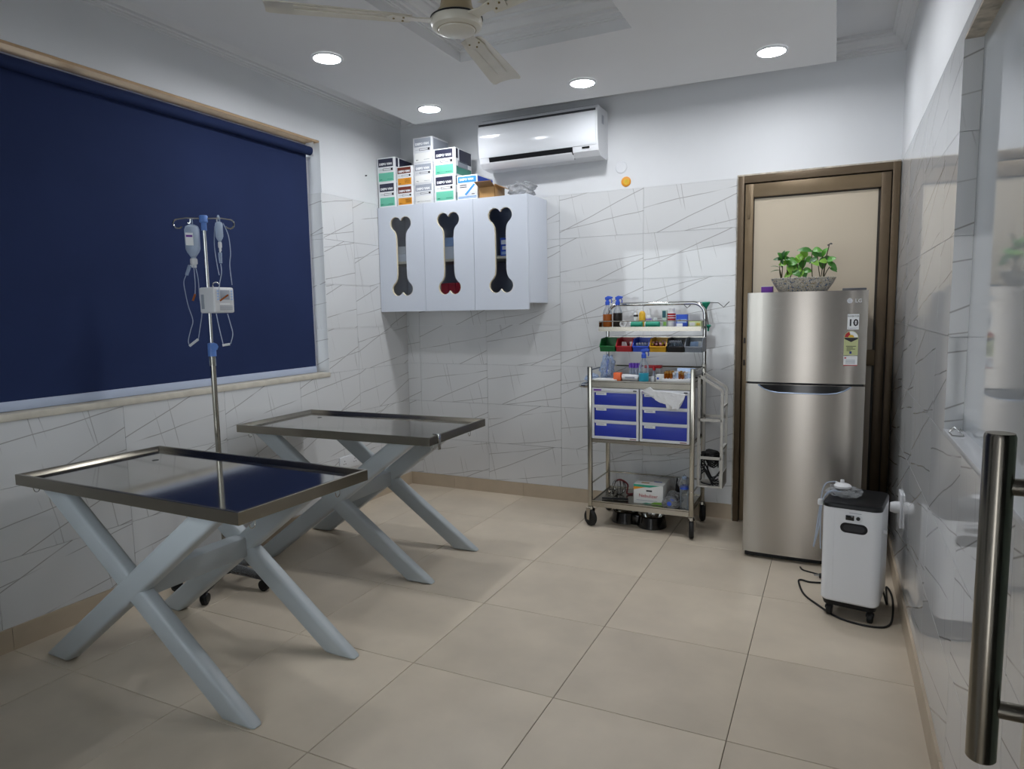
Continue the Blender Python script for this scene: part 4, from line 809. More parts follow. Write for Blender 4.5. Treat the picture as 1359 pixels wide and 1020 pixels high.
quadp('teal_stripe', ((0, .98), (0, .86), (.55, .86), (.9, .98)), 'teal'); quadp('orange_stripe', ((0, .86), (0, .70), (.35, .84), (.42, .86)), 'box_orange'); quadp('green_stripe', ((.55, .02), (.7, .13), (1, .16), (1, .02)), 'leaf_c'); quadp('teal_stripe', ((.3, .02), (.42, .07), (.62, .05), (.56, .02)), 'teal'); quadp('logo_block', ((.43, .64), (.43, .72), (.63, .72), (.63, .64)), 'ink')
text('lettering', 'Nebulizer', .030, ((xa+xb)/2, yf-.0006, BZ_+.052), X_, Z_, 'red', ca); quadp('print_line', ((.1, .17), (.1, .19), (.8, .19), (.8, .17)), 'grey_print')
patch('top_print', (xa+.04, yf+.03, z1), X_, Y_, .05, .02, 'gold', ca); patch('top_print', (xa+.11, yf+.08, z1), X_, Y_, .05, .015, 'blue', ca)
for k, (x, y, z, l) in enumerate(((px(893, 655, 1, -.42).x, -.40, BZ_, 'upper'), (px(890, 665, 1, -.45).x, -.455, BZ_, 'lower'))):
    o = Vector((x, y, z)); t = thing('nebulizer_mask', ('smaller' if k else 'larger')+' clear mask pouch with a blue print lying next to the nebulizer carton', 'mask', o, group='clear mask pouches'); hgt = .038 if k else .055
    obj('pouch', blob(B(), o+Vector((0, .0, hgt*.8)), (.05, .035, hgt), .3, 1.6, 3, 8+k, flat=.78), 'bag_plastic', t)
    obj('blue_print', cyl(B(), o+Vector((0, -.032, hgt*.9)), o+Vector((0, -.0345, hgt*.9)), .014, seg=14), 'blue', t)
o = Vector((px(908, 665, 1, -.44).x, -.44, BZ_)); t = thing('water_bottle', 'tall clear plastic bottle with a blue wrapper standing at the shelf corner', 'bottle', o)
obj('bottle', lathe(B(), o, [(0, 0), (.024, 0), (.026, .004), (.026, .03), (.0245, .036), (.026, .042), (.026, .12), (.02, .15), (.013, .175), (.013, .19), (0, .19)], 18), 'clear_plastic', t); obj('wrapper', lathe(B(), o, [(.0262, .125), (.0265, .125), (.0225, .148), (.022, .148)], 18), 'blue', t); obj('cap', lathe(B(), o, [(.0145, .185), (.0145, .2), (0, .201)], 16), 'pale_blue', t); obj('film', blob(B(), o+Vector((0, 0, .16)), (.032, .03, .05), .4, 2, 2, 4), 'bag_plastic', t)
o = Vector((2.20, -.20, BZ_)); single('black_cone', lathe(B(), o, [(0, 0), (.022, 0), (.02, .01), (.004, .13), (0, .132)], 16), 'black_plastic', 'small black cone behind the clear mask pouches', 'cone', o)
# ---- double feeding bowl under the trolley
o1, o2 = Vector((1.885, -.30, 0)), Vector((2.07, -.345, 0)); t = thing('double_feeding_bowl', 'black double dog bowl with steel inserts on the floor under the trolley', 'pet bowl', ((o1+o2)/2))
for o in (o1, o2): 
    bd = obj('holder', lathe(B(), o, [(.09, 0), (.094, .003), (.083, .070), (.078, .074), (.072, .072), (.074, .003)], 32), 'black_gloss', t)
    bw = obj('steel_bowl', lathe(B(), o, [(.079, .074), (.082, .0765), (.076, .0785), (.066, .072), (.058, .035), (.05, .028), (0, .026)], 32), 'chrome', t)
m_ = (o1+o2)/2; obj('bridge', box(B(), m_.x-.03, m_.x+.03, m_.y-.05, m_.y+.05, .001, .066, .006), 'black_gloss', t)
# ---- slanted wire rack on the trolley's side
t = thing('side_rack', 'grey metal file rack hanging on the side of the trolley', 'rack', (2.44, -.36, .31)); b = .008
def bar(n, p0, p1): 
    p0, p1 = Vector(p0), Vector(p1); d = (p1-p0).normalized(); L_ = (p1-p0).length; bm = box(B(), -b, b, -b*.6, b*.6, 0, L_); q = Z_.rotation_difference(d).to_matrix().to_4x4(); bmesh.ops.transform(bm, matrix=Matrix.Translation(p0) @ q, verts=bm.verts); obj(n, bm, 'rack_grey', t)
rx0, rx1, ry0, ry1 = 2.372, 2.506, -.43, -.26
for y in (ry0, ry1):
    bar('upright', (rx0, y, .318), (rx0, y, .985)); bar('upright', (rx1, y, .318), (rx1, y, .90)); bar('slope_bar', (rx0, y, .985), (rx1, y, .90)); bar('cross_bar', (rx0, y, .72), (rx1, y, .72)); bar('cross_bar', (rx0, y, .49), (rx1, y, .49))
for z in (.80, .55): bar('side_bar', (rx1, ry0, z), (rx1, ry1, z))
obj('floor_plate', box(box(B(), rx0-b, rx1+b, ry0-.004, ry1+.004, .31, .318), rx1+.002, rx1+.006, ry0, ry1, .318, .40), 'rack_grey', t)
o = Vector((2.435, -.35, .318)); t = thing('mesh_muzzle', 'black mesh muzzle with straps stuffed in the side rack', 'muzzle', o); bm = B()
for i in range(7):
    for k in range(2): tube(bm, [o+Vector((-.05+.1*j/8, -.055+.02*k+.01*math.sin(j), .175-.014*i+.022*math.sin(j*.8+k)-.006*abs(j-4)*(i > 4)-.01*j*(i > 3))) for j in range(9)], .0042, 5)
for j in range(6): tube(bm, [o+Vector((-.05+.1*j/5, -.058, .19-.02*i+.01*math.sin(j+i))) for i in range(5)], .0036, 5)
setp(obj('mesh', bm, 'black_plastic', t), kind='stuff')
obj('top_pad', blob(B(), o+Vector((0, -.02, .185)), (.055, .04, .028), .4, 2, 3, 2), 'black_rubber', t); obj('strap', tube(B(), spline([o+Vector((-.05, -.05, .13)), o+Vector((-.01, -.06, .06)), o+Vector((.015, -.06, .035)), o+Vector((.05, -.055, .075)), o+Vector((.066, -.03, .10))], 6), .005, 6), 'black_plastic', t); obj('strap', tube(B(), spline([o+Vector((.015, -.06, .035)), o+Vector((.01, -.06, .008)), o+Vector((-.03, -.062, .01)), o+Vector((-.05, -.06, .018))], 6), .0045, 6), 'black_plastic', t)
# ---- wire hanger with green knob
o = px(936, 404, 1, KYB+.03); t = thing('drip_hanger', 'wire drip hanger with green knobs clamped to the trolley arch', 'hanger', o)
obj('knob', lathe(B(), o+Vector((.004, 0, -.03)), [(0, 0), (.006, 0), (.010, .012), (.028, .042), (.026, .047), (0, .048)], 18), 'teal', t); o2 = px(940, 433, 1, KYB+.03); obj('lower_clamp', lathe(B(), o2+Vector((0, 0, -.03)), [(0, 0), (.005, 0), (.007, .02), (.02, .034), (.012, .042), (0, .042)], 14), 'teal', t)
obj('stem', cyl(B(), o+Vector((.004, 0, -.02)), o2, .004, seg=8), 'steel', t)
obj('wire', tube(B(), [px(a, b, 1, KYB+.03) for a, b in ((904, 401), (908, 404.5), (912, 408.5), (915, 406), (919, 401.5), (936, 401.5), (953, 401.5), (957, 404.5), (960.5, 407.5), (964, 404), (968, 400))], .0026, 6), 'dark_grey', t)
# ================================================================== ON AND IN THE CABINET
BY = -.325
SCH = {'green': ('navy', 'mint', 'white_print'), 'orange': ('brown_label', 'box_orange', 'white_print'), 'grey': ('grey_print', 'pale_print', 'tag'), 'blue': ('sky', 'white_print', 'white_print')}
def syringe_box(x0, x1, z0, z1, dep, sch, label, rz=0):
    top, low, base = SCH[sch]; w_, hh = x1-x0, z1-z0; t = thing('syringe_box', label, 'box', ((x0+x1)/2, BY, z0), R(rz), group='boxes of disposable syringes on the cabinet')
    P = lambda n, bm, m, par=t: obj(n, bm, m, par, world=False); w2 = w_/2
    P('carton', box(B(), -w2, w2, 0, dep, 0, hh, .0012), base)
    f = lambda n, a, b, c, d, m, y=-.0008: P(n, box(B(), -w2+a*w_, -w2+b*w_, y, .0004, c*hh, d*hh), m)
    # right side of the carton
    s = lambda n, a, b, c, d, m: P(n, box(B(), w2-.0004, w2+.0008, a*dep, b*dep, c*hh, d*hh), m)
    if sch == 'blue':
        f('colour_band', .05, .95, .70, .95, top); s('side_band', .04, .96, .62, .95, 'blue'); P('syringe_drawing', prism(B(), [Vector((w2*u, -.0008, hh*v)) for u, v in ((-.25, .22), (-.1, .17), (.78, .58), (.66, .63))], (0, .001, 0)), 'sky')
        for v in (.06, .11): f('stripe', .05, .95, v, v+.02, 'sky')
        for v in (.58, .50): f('print_line', .14, .48, v, v+.035, 'ink')
        f('print_line', .72, .86, .2, .23, 'ink')
    else:
        f('colour_band', .07, .88 if sch != 'grey' else .92, .64, .96, top); f('colour_panel', .08, .90, .06, .40, low)
        f('syringe_barrel', .32, .80, .485, .57, 'ink'); f('syringe_window', .34, .76, .50, .555, base, -.0012); f('needle', .12, .34, .52, .532, 'grey_print'); f('plunger', .80, .86, .475, .58, 'ink')
        f('print_mark', .14, .26, .11, .15, 'ink' if sch != 'green' else 'teal')
        if sch == 'orange':
            for v in (.30, .23, .16): f('print_line', .50, .84, v, v+.03, 'brown_label')
        else: f('print_line', .55, .84, .12, .145, 'teal' if sch == 'green' else 'grey_print')
        if sch == 'green': s('side_band', .04, .16, .62, .97, 'navy'); s('side_band', .24, .97, .50, .97, 'navy'); s('side_panel_print', .06, .96, .04, .34, mat('side_mint', '3c8d7d', .45)); s('side_drawing', .15, .75, .30, .55, 'grey_print')
        if sch == 'grey': s('side_band', .06, .96, .5, .94, 'grey_print')
    bmx = 'white_print'
    mw = abs_matrix(t); r_ = mw.to_3x3() @ X_
    text('lettering', 'DISPO VAN', w_*.135, mw @ Vector((-w2+.475*w_, -.0012, hh*(.745 if sch != 'blue' else .825))), r_, Z_, bmx, t, bold=.0011)
zc = CZ1
b1 = [zc, zc+.178, zc+.356]; syringe_box(.012, .168, b1[0], b1[1], .23, 'green', 'green and navy syringe box next to the left wall, bottom of its pair', 0); syringe_box(.008, .166, b1[1], b1[2], .23, 'green', 'green and navy syringe box next to the left wall, on top of its pair', 1.5)
syringe_box(.176, .318, zc, zc+.140, .2, 'orange', 'orange and brown syringe box standing directly on the cabinet'); syringe_box(.176, .318, zc+.140, zc+.278, .2, 'orange', 'orange and brown syringe box stacked on its twin', -1)
syringe_box(.326, .486, zc, zc+.142, .22, 'grey', 'grey and white syringe box at the bottom of the stack of three'); syringe_box(.326, .486, zc+.142, zc+.284, .22, 'grey', 'grey and white syringe box in the middle of the stack of three', .8); syringe_box(.326, .490, zc+.284, zc+.462, .22, 'grey', 'plain grey and white syringe box on top of the stack of three', -1)
syringe_box(.497, .668, zc, zc+.180, .24, 'green', 'green and navy syringe box beside the blue one, lower of its pair'); syringe_box(.497, .672, zc+.180, zc+.366, .24, 'green', 'large green and navy syringe box on top, showing its dark side', 1)
syringe_box(.682, .842, zc, zc+.165, .24, 'blue', 'white and blue syringe box between the green stack and the brown carton')
o = Vector((.905, -.26, zc)); t = thing('brown_carton', 'small open brown cardboard carton on the cabinet', 'carton', o)
bm = B(); x0, x1, y0, y1, hh = .855, .975, -.325, -.17, .085
for a in ((x0, x1, y0, y0+.003, zc, zc+.07), (x0, x1, y1-.003, y1, zc, zc+hh), (x0, x0+.003, y0, y1, zc, zc+hh), (x1-.003, x1, y0, y1, zc, zc+hh), (x0, x1, y0, y1, zc, zc+.003)): box(bm, *a)
obj('box_walls', bm, 'card', t); obj('flap', prism(B(), [Vector((x0, y0, zc+.07)), Vector((x1, y0, zc+.07)), Vector((x1-.005, y0-.05, zc+.10)), Vector((x0-.01, y0-.05, zc+.10))], (0, 0, .003)), 'card_dark', t); obj('flap', prism(B(), [Vector((x1, y0, zc+hh)), Vector((x1, y1, zc+hh)), Vector((x1+.05, y1+.03, zc+.06)), Vector((x1+.05, y0+.03, zc+.06))], (0, 0, .003)), 'card', t)
o = Vector((1.13, -.22, zc)); single('plastic_bag', blob(B(), o+Vector((0, 0, .045)), (.092, .09, .055), .38, 2.0, 4, 11, flat=.80), 'bag_plastic', 'crumpled clear plastic bag on top of the cabinet', 'bag', o, ang=60)
# contents seen through the bone windows
yb0, yb1 = -.305, -.14
def inner(n, x0, x1, z0, z1, m, label, patches=()): return carton(n, x0, x1, yb0, yb1, z0, z1, m, label, 'carton', patches)
inner('stored_carton', .10, .30, SHZ, SHZ+.055, 'white_print', 'lower white carton behind the bone window next to the left wall'); inner('stored_carton', .11, .29, SHZ+.056, SHZ+.11, 'pale_print', 'upper white carton behind the bone window next to the left wall')
inner('stored_carton', .50, .70, SHZ, SHZ+.088, 'white_print', 'white carton on the shelf behind the middle door window'); inner('stored_carton', .52, .68, SHZ+.089, SHZ+.15, 'pale_blue', 'pale blue carton on top of the white one behind the middle door window')
inner('stored_carton', 1.0, 1.075, SHZ, SHZ+.12, 'blue', 'blue and white patterned carton behind the window of the third door', [('print_block', .1, .9, .65, .9, 'white_print'), ('print_block', .2, .8, .35, .55, 'white_print'), ('print_block', .1, .9, .08, .25, 'pale_blue')])
zf = CZ0+.063
for k in range(3): inner('red_carton', .515+.062*k, .574+.062*k, zf, zf+.135, 'red', 'small red carton in the row behind the middle door window', [('print_block', .2, .8, .1, .3, 'dark_red')])
for k, o in enumerate([c for c in bpy.data.objects if c.name.startswith('red_carton')]): o['group'] = 'red cartons in the cabinet'
# ================================================================== WALL FITTINGS
p = px(824.5, 222, 1, 0); single('blanking_plate', lathe(B(), (p.x, 0, p.z), [(0, -.006), (.036, -.006), (.040, -.003), (.040, 0)], 28, axis=(0, 1, 0)), 'white_gloss', 'round white blanking plate on the wall under the air conditioner', 'wall plate', (p.x, 0, p.z))
p = px(831, 241, 1, 0); t = thing('round_badge', 'round orange and yellow badge stuck on the wall above the tiles', 'badge', (p.x, 0, p.z)); obj('disc', lathe(B(), p, [(0, -.006), (.030, -.006), (.033, -.004), (.033, 0)], 28, axis=(0, 1, 0)), 'box_orange', t); obj('centre', lathe(B(), p+Vector((.003, -.006, -.002)), [(0, -.002), (.019, -.002), (.021, 0)], 24, axis=(0, 1, 0)), 'yellow', t); obj('figure', lathe(B(), p+Vector((.001, -.008, 0)), [(0, -.001), (.007, -.001), (.008, 0)], 12, axis=(0, 1, 0), sx=.6), 'lemon', t)
p = px(485, 233, 0, 0); single('nail', cyl(B(), (0, p.y, p.z), (.012, p.y, p.z), .004, seg=10), 'ink', 'dark nail in the painted wall between the window and the syringe boxes', 'nail', p)
def socket(name, c, rgt, nrm, w_, hh, label):
    c, rgt, nrm = Vector(c), Vector(rgt), Vector(nrm); t = thing(name, label, 'socket', c); q = c-rgt*w_/2-Z_*hh/2
    obj('plate', prism(B(), [q, q+rgt*w_, q+rgt*w_+Z_*hh, q+Z_*hh], nrm*.010, bev=.002), 'white_gloss', t); return t
c_ = px(463, 612, 0, 0); t = socket('wall_socket', c_, (0, 1, 0), (1, 0, 0), .21, .09, 'white socket plate low on the wall behind the examination tables')
for dy in (-.055, .055):
    for a, b in ((-.010, -.008), (.010, -.008), (0, .012)): obj('pin_hole', cyl(B(), (.0095, c_.y+dy+a, c_.z+b), (.0105, c_.y+dy+a, c_.z+b), .004, seg=8), 'ink', t)
c_ = Vector((XR, -.90, .42)); t = socket('wall_socket', c_, (0, -1, 0), (-1, 0, 0), .12, .16, 'white socket plate on the right wall holding the oxygen machine plug')
o = Vector((XR-.010, -.92, .43)); t = thing('power_plug', 'white power plug pushed into the right wall socket', 'plug', o); obj('plug_body', lathe(B(), o, [(0, 0), (.028, 0), (.028, .018), (.024, .032), (.022, .038), (0, .038)], 18, axis=(-1, 0, 0)), 'white_plastic', t)
o = px(1265, 571, 0, XR+.02); o = Vector((XR+.018, -2.20, VZ0+.004)); t = thing('steel_clip', 'small chrome wire clip on the right window sill', 'clip', o)
obj('loop', tube(B(), [o+Vector((-.014, -.03, .002)), o+Vector((-.014, .03, .002)), o+Vector((0, .04, .016)), o+Vector((.014, .03, .002)), o+Vector((.014, -.03, .002)), o+Vector((-.014, -.03, .002))], .002, 6), 'chrome', t); obj('loop', tube(B(), [o+Vector((-.012, -.02, .014)), o+Vector((-.012, .02, .014)), o+Vector((.012, .02, .014)), o+Vector((.012, -.02, .014))], .0022, 6), 'chrome', t)
# ================================================================== ON THE REFRIGERATOR
FT = FH
pc = Vector((2.925, -.44, FT)); t = thing('planter', 'speckled boat-shaped planter of leafy green plants on the refrigerator', 'planter', pc)
bm = B(); rings = []
for z, a, b in ((0, .118, .055), (.004, .122, .058), (.045, .150, .070), (.078, .166, .078), (.080, .163, .075), (.076, .157, .070), (.060, .148, .064)):
    rings.append([bm.verts.new(pc+Vector((a*math.copysign(abs(math.cos(q))**.75, math.cos(q)), b*math.copysign(abs(math.sin(q))**.75, math.sin(q)), z))) for q in [2*math.pi*k/36 for k in range(36)]])
for a, b in zip(rings, rings[1:]):
    for k in range(36): bm.faces.new([a[k], a[(k+1) % 36], b[(k+1) % 36], b[k]])
bm.faces.new(rings[0][::-1]); obj('pot', bm, 'speckled_ceramic', t, ang=60)
bm = B(); r0 = [bm.verts.new(pc+Vector((.15*math.cos(2*math.pi*k/24), .066*math.sin(2*math.pi*k/24), .064+.003*math.sin(k*2.3)))) for k in range(24)]; bm.faces.new(r0); gx = bmesh.ops.extrude_face_region(bm, geom=list(bm.faces)); bmesh.ops.translate(bm, verts=[v for v in gx['geom'] if isinstance(v, bmesh.types.BMVert)], vec=(0, 0, -.02)); obj('soil', bm, 'soil', t)
def leaf(base, d, L_, W_, m, par, droop=.25):
    L_, W_ = L_*1.18, W_*.92
    d = Vector(d).normalized(); sd = d.cross(Z_); sd = sd.normalized() if sd.length > .05 else X_.copy()
    # turn the blade part-way to the room so its face shows
    fn = (CAM-base).normalized(); sd = (sd*.55 + d.cross(fn).normalized()*.75).normalized(); up = sd.cross(d).normalized()
    bm = B(); rows = []; prof = [(0, .05), (.12, .55), (.3, .95), (.5, 1), (.7, .8), (.88, .42), (1, .03)]
    for s, w_ in prof:
        c = base+d*(L_*s)-Z_*(droop*L_*s*s)+up*(.08*L_*math.sin(s*3)); rows.append([bm.verts.new(c+sd*(W_*w_*q)+up*(abs(q)*W_*.22*w_)) for q in (-1, 0, 1)])
    for a, b in zip(rows, rows[1:]):
        for j in range(2): bm.faces.new([a[j], a[j+1], b[j+1], b[j]])
    return obj('leaf', bm, m, par, ang=70)
rnd = random.Random(11)
def plant(base_px, tips, m_st='stem', zb=.062, dy=0):
    base = px(base_px, 368, 1, pc.y+dy); base.z = FT+zb
    for (tx, ty, lv) in tips:
        tip = px(tx, ty, 1, pc.y+dy+rnd.uniform(-.03, .03)); st = obj('stem', tube(B(), spline([base, base.lerp(tip, .5)+Vector((rnd.uniform(-.006, .006), 0, .008)), tip], 4), .0028, 6), m_st, t)
        for (dx, dz, L_, W_, m) in lv: leaf(tip-Z_*rnd.uniform(0, .012), (dx, rnd.uniform(-.35, .1), dz), L_, W_, m, st, .2)
plant(1037.5, [(1039, 343, [(.15, 1, .06, .014, 'leaf_d'), (-.45, .8, .05, .018, 'leaf_b'), (.5, .75, .055, .018, 'leaf_b'), (-1, .25, .045, .014, 'leaf_d'), (.7, .0, .04, .014, 'leaf_b'), (-.1, -.8, .035, .012, 'leaf_d')]), (1035, 352, [(-1, .35, .045, .003, 'leaf_d')]), (1035, 358, [(-1, 0, .045, .003, 'leaf_d')])])
plant(1047, [(1045, 350, [(-.2, .9, .05, .022, 'leaf_a'), (-.9, .1, .04, .02, 'leaf_c'), (.8, .3, .05, .024, 'leaf_a'), (.4, -.7, .045, .022, 'leaf_c')]), (1052, 359, [(.6, -.3, .04, .022, 'leaf_b'), (-.6, -.2, .04, .022, 'leaf_c')])])
plant(1060, [(1057, 347, [(-.9, .35, .055, .024, 'leaf_a'), (-.5, -.2, .045, .022, 'leaf_b'), (.4, .6, .05, .026, 'leaf_c'), (0, -.9, .04, .02, 'leaf_a')]), (1068, 342, [(.1, 1, .05, .03, 'leaf_c'), (-.7, .5, .05, .026, 'leaf_c'), (.9, 0, .045, .024, 'leaf_a'), (-.2, -.8, .05, .024, 'leaf_b')])])
plant(1067, [(1065, 357, [(-.7, -.1, .045, .022, 'leaf_c'), (.8, .1, .045, .022, 'leaf_a'), (.3, -.8, .04, .02, 'leaf_b'), (-.3, -.8, .04, .02, 'leaf_c')])])
plant(1078.5, [(1078, 332, [(-.95, .3, .07, .018, 'leaf_b'), (.8, .1, .045, .02, 'leaf_a'), (.5, -.7, .04, .018, 'leaf_b')]), (1077, 345, [(.5, -.3, .04, .02, 'leaf_c')])])
plant(1089, [(1092, 340, [(-.7, .5, .045, .018, 'leaf_b'), (.4, .9, .055, .018, 'leaf_a'), (.9, -.1, .045, .018, 'leaf_b'), (0, -.8, .05, .022, 'leaf_b')]), (1085, 340, [(-.6, -.3, .04, .016, 'leaf_d')])])
plant(1092, [(1098, 347, [(.6, .4, .045, .02, 'leaf_a'), (.9, -.6, .05, .018, 'leaf_b'), (-.5, .2, .04, .018, 'leaf_c')]), (1101, 354, [(.8, -.3, .035, .014, 'leaf_b')])])
plant(1093, [(1101, 323, [(-.8, .4, .012, .006, 'ink'), (.8, .1, .014, .006, 'ink')])], 'stem')
a, b = px(1011, 380, 1, -.42), px(1026, 387, 1, -.42); carton('purple_box', a.x, b.x, -.45, -.39, FT, a.z, 'purple', 'small purple box beside the planter on the refrigerator', 'box', [('white_edge', 0, 1, .93, 1.0, 'pale_print')])
# ================================================================== OXYGEN CONCENTRATOR
oc = Vector((3.205, -1.165, 0)); oz = thing('oxygen_concentrator', 'white oxygen concentrator with a black lid standing on castors beside the refrigerator', 'oxygen concentrator', oc, R(-9))
P = lambda n, bm, m, par=None, ang=35: obj(n, bm, m, par or oz, world=False, ang=ang)
def rrect(w2, d2, r, z, n_=5):
    out = []
    for cx_, cy_, a0 in ((w2-r, d2-r, 0), (-w2+r, d2-r, 90), (-w2+r, -d2+r, 180), (w2-r, -d2+r, 270)):
        for k in range(n_+1): a = R(a0+90*k/n_); out.append(Vector((cx_+r*math.cos(a), cy_+r*math.sin(a), z)))
    return out
def stack(levels):
    bm = B(); rs = [[bm.verts.new(p) for p in rrect(*l)] for l in levels]
    for a, b in zip(rs, rs[1:]):
        for k in range(len(a)): bm.faces.new([a[k], a[(k+1) % len(a)], b[(k+1) % len(b)], b[k]])
    bm.faces.new(rs[0][::-1]); bm.faces.new(rs[-1]); return bm
W_, D_ = .117, .152
P('casing', stack([(W_-.006, D_-.006, .03, .078), (W_, D_, .035, .086), (W_, D_, .035, .505)]), 'white_gloss'); P('lid', stack([(W_+.001, D_+.001, .036, .505), (W_+.001, D_+.001, .036, .518), (W_-.004, D_-.004, .034, .526), (W_-.02, D_-.02, .03, .528)]), 'black_plastic'); P('base', stack([(W_-.012, D_-.012, .03, .055), (W_-.006, D_-.006, .03, .078)]), 'black_plastic')
def pill(cx_, cz_, w2, h2, y, dpt, n_=8):
    return prism(B(), [Vector((cx_+(w2-h2)+h2*math.cos(R(a)), y, cz_+h2*math.sin(R(a)))) for a in range(-90, 91, 20)]+[Vector((cx_-(w2-h2)+h2*math.cos(R(a)), y, cz_+h2*math.sin(R(a)))) for a in range(90, 271, 20)], (0, -dpt, 0))
P('handle_recess', pill(.012, .422, .054, .022, -D_+.001, .0025), 'black_plastic'); P('handle_slot', pill(.012, .422, .042, .013, -D_-.0014, .001), 'ink')
pn = P('control_panel', pill(.010, .468, .036, .0135, -D_+.001, .002), 'tag'); P('rocker_switch', box(B(), -.021, .012, -D_-.004, -D_, .457, .479, .001), 'black_gloss', pn); P('knob', cyl(B(), (.028, -D_, .469), (.028, -D_-.006, .469), .008, seg=18), 'black_plastic', pn); P('print_line', box(B(), -.008, .04, -D_-.0006, -D_+.001, .4885, .491), 'grey_print', pn)
P('seam', box(B(), -.066, -.065, -D_-.0005, -D_+.001, .09, .50), 'tag'); P('side_port', cyl(B(), (W_, -.06, .40), (W_+.014, -.06, .40), .008, seg=12), 'white_plastic')
for x, y in ((-.08, -.115), (.085, -.12), (-.08, .11), (.08, .11)):
    cs = P('castor', cyl(B(), (x, y, .04), (x, y, .058), .012, seg=12), 'black_plastic'); P('wheel', lathe(B(), (x-.012, y, .026), [(0, 0), (.02, 0), (.026, .004), (.026, .02), (.02, .024), (0, .024)], 18, axis=(1, 0, 0)), 'black_rubber', cs); P('fork', box(B(), x-.016, x+.016, y-.018, y+.012, .030, .046, .004), 'black_plastic', cs)
mw = abs_matrix(oz); L2 = lambda x, y, z: mw @ Vector((x, y, z))
# accessories on the lid
o = L2(-.045, -.02, .529); single('tubing_bag', blob(B(), o+Vector((0, 0, .018)), (.075, .06, .024), .4, 2.0, 3, 21, flat=.75), 'bag_plastic', 'crumpled clear bag on the oxygen machine lid', 'bag', o, ang=60)
o = L2(-.055, -.03, .568); t = thing('nebulizer_cup', 'white round humidifier lid with a spout resting on the clear bag', 'lid', o)
obj('lid', lathe(B(), o, [(0, 0), (.034, 0), (.036, .004), (.036, .010), (.03, .016), (.012, .022), (0, .022)], 24), 'white_plastic', t); obj('spout', lathe(B(), o+Vector((-.002, 0, .018)), [(0, 0), (.009, 0), (.008, .018), (0, .018)], 12), 'white_plastic', t); obj('side_spout', cyl(B(), o+Vector((-.012, 0, .016)), o+Vector((-.030, .004, .022)), .005, seg=10), 'white_plastic', t)
o = L2(-.13, -.09, .50); t = thing('oxygen_tubing', 'loop of clear oxygen tubing hanging down the side of the oxygen machine', 'tubing', o)
A_ = L2(-.085, -.03, .592); E_ = lambda x, y, z: L2(x, y, z)
obj('tube', tube(B(), spline([A_, E_(-.12, -.06, .585), E_(-.133, -.085, .53), E_(-.137, -.10, .40), E_(-.150, -.11, .32), E_(-.155, -.11, .30), E_(-.147, -.11, .36), E_(-.133, -.09, .50), E_(-.10, -.06, .55), E_(-.06, -.04, .562)], 6), .0028, 6), 'line_plastic', t)
obj('tube', tube(B(), spline([E_(-.05, -.06, .556), E_(-.11, -.08, .55), E_(-.130, -.10, .47), E_(-.128, -.11, .36), E_(-.124, -.12, .305), E_(-.121, -.12, .30)], 6), .0028, 6), 'line_plastic', t); obj('connector', lathe(B(), E_(-.134, -.10, .495), [(0, 0), (.010, 0), (.011, .006), (.011, .02), (.008, .026), (0, .026)], 12), 'white_plastic', t)
# cords on the floor
def fl(x, y, z=.005): p = px(x, y, 2, z); return p
obj('power_cord', tube(B(), spline([L2(.10, .10, .12), L2(.13, .08, .02), fl(1176, 779), fl(1182, 786), fl(1185, 800), fl(1184, 822), fl(1178, 830.5), fl(1165, 832), fl(1140, 828), fl(1110, 818), fl(1085, 802), fl(1067, 788), fl(1060, 772), fl(1063, 769), fl(1075, 772), fl(1093, 773)], 6), .0045, 8), 'black_rubber', oz)
o = fl(1087, 767, 0); t = thing('loose_cable', 'short black cable with a bright-pinned plug on the floor in front of the refrigerator', 'cable', o)
obj('cable', tube(B(), spline([fl(1062, 752), fl(1066, 756), fl(1080, 760), fl(1094, 764), o+Vector((.06, 0, .008)), o+Vector((.034, 0, .014))], 5), .004, 8), 'black_rubber', t)
pb = obj('plug', tube(B(), [o+Vector((.035, 0, .014)), o+Vector((.01, 0, .015)), o+Vector((0, 0, .015))], [.007, .013, .012], 10), 'black_plastic', t)
for d in (-.008, .008): obj('pin', cyl(B(), o+Vector((0, d, .015)), o+Vector((-.024, d, .015)), .003, seg=8), 'chrome', pb)
# ================================================================== DRIP STAND
sp = Vector((.29, -2.13, 0)); iv = thing('drip_stand', 'steel drip stand with a blue collar on a five-castor base', 'drip stand', sp)
obj('lower_pole', cyl(B(), sp+Z_*.10, sp+Z_*1.19, .0135, seg=16), 'steel_post', iv); obj('upper_pole', cyl(B(), sp+Z_*1.15, sp+Z_*1.855, .0085, seg=14), 'chrome', iv)
obj('sleeve', cyl(B(), sp+Z_*1.14, sp+Z_*1.19, .0155, seg=16), 'clear_plastic', iv)
cl = obj('collar', lathe(B(), sp, [(.014, 1.188), (.0195, 1.188), (.020, 1.21), (.0195, 1.252), (.010, 1.256)], 18), 'blue', iv)
bl_ = mat('collar_blue', '5f86cc', .4); cl.data.materials[0] = bl_
obj('clamp_arm', cyl(B(), sp+Vector((.01, -.006, 1.237)), sp+Vector((.040, -.022, 1.237)), .009, seg=12), bl_, cl); obj('clamp_knob', lathe(B(), sp+Vector((.038, -.021, 1.237)), [(0, 0), (.018, 0), (.020, .004), (.020, .012), (0, .016)], 8, axis=(.87, -.5, 0)), bl_, cl)
hd = obj('head', lathe(B(), sp, [(.010, 1.805), (.013, 1.805), (.013, 1.84), (.020, 1.845), (.020, 1.872), (.017, 1.877), (0, 1.877)], 18), bl_, iv)
bdir = Vector((.80, .60, 0)).normalized()
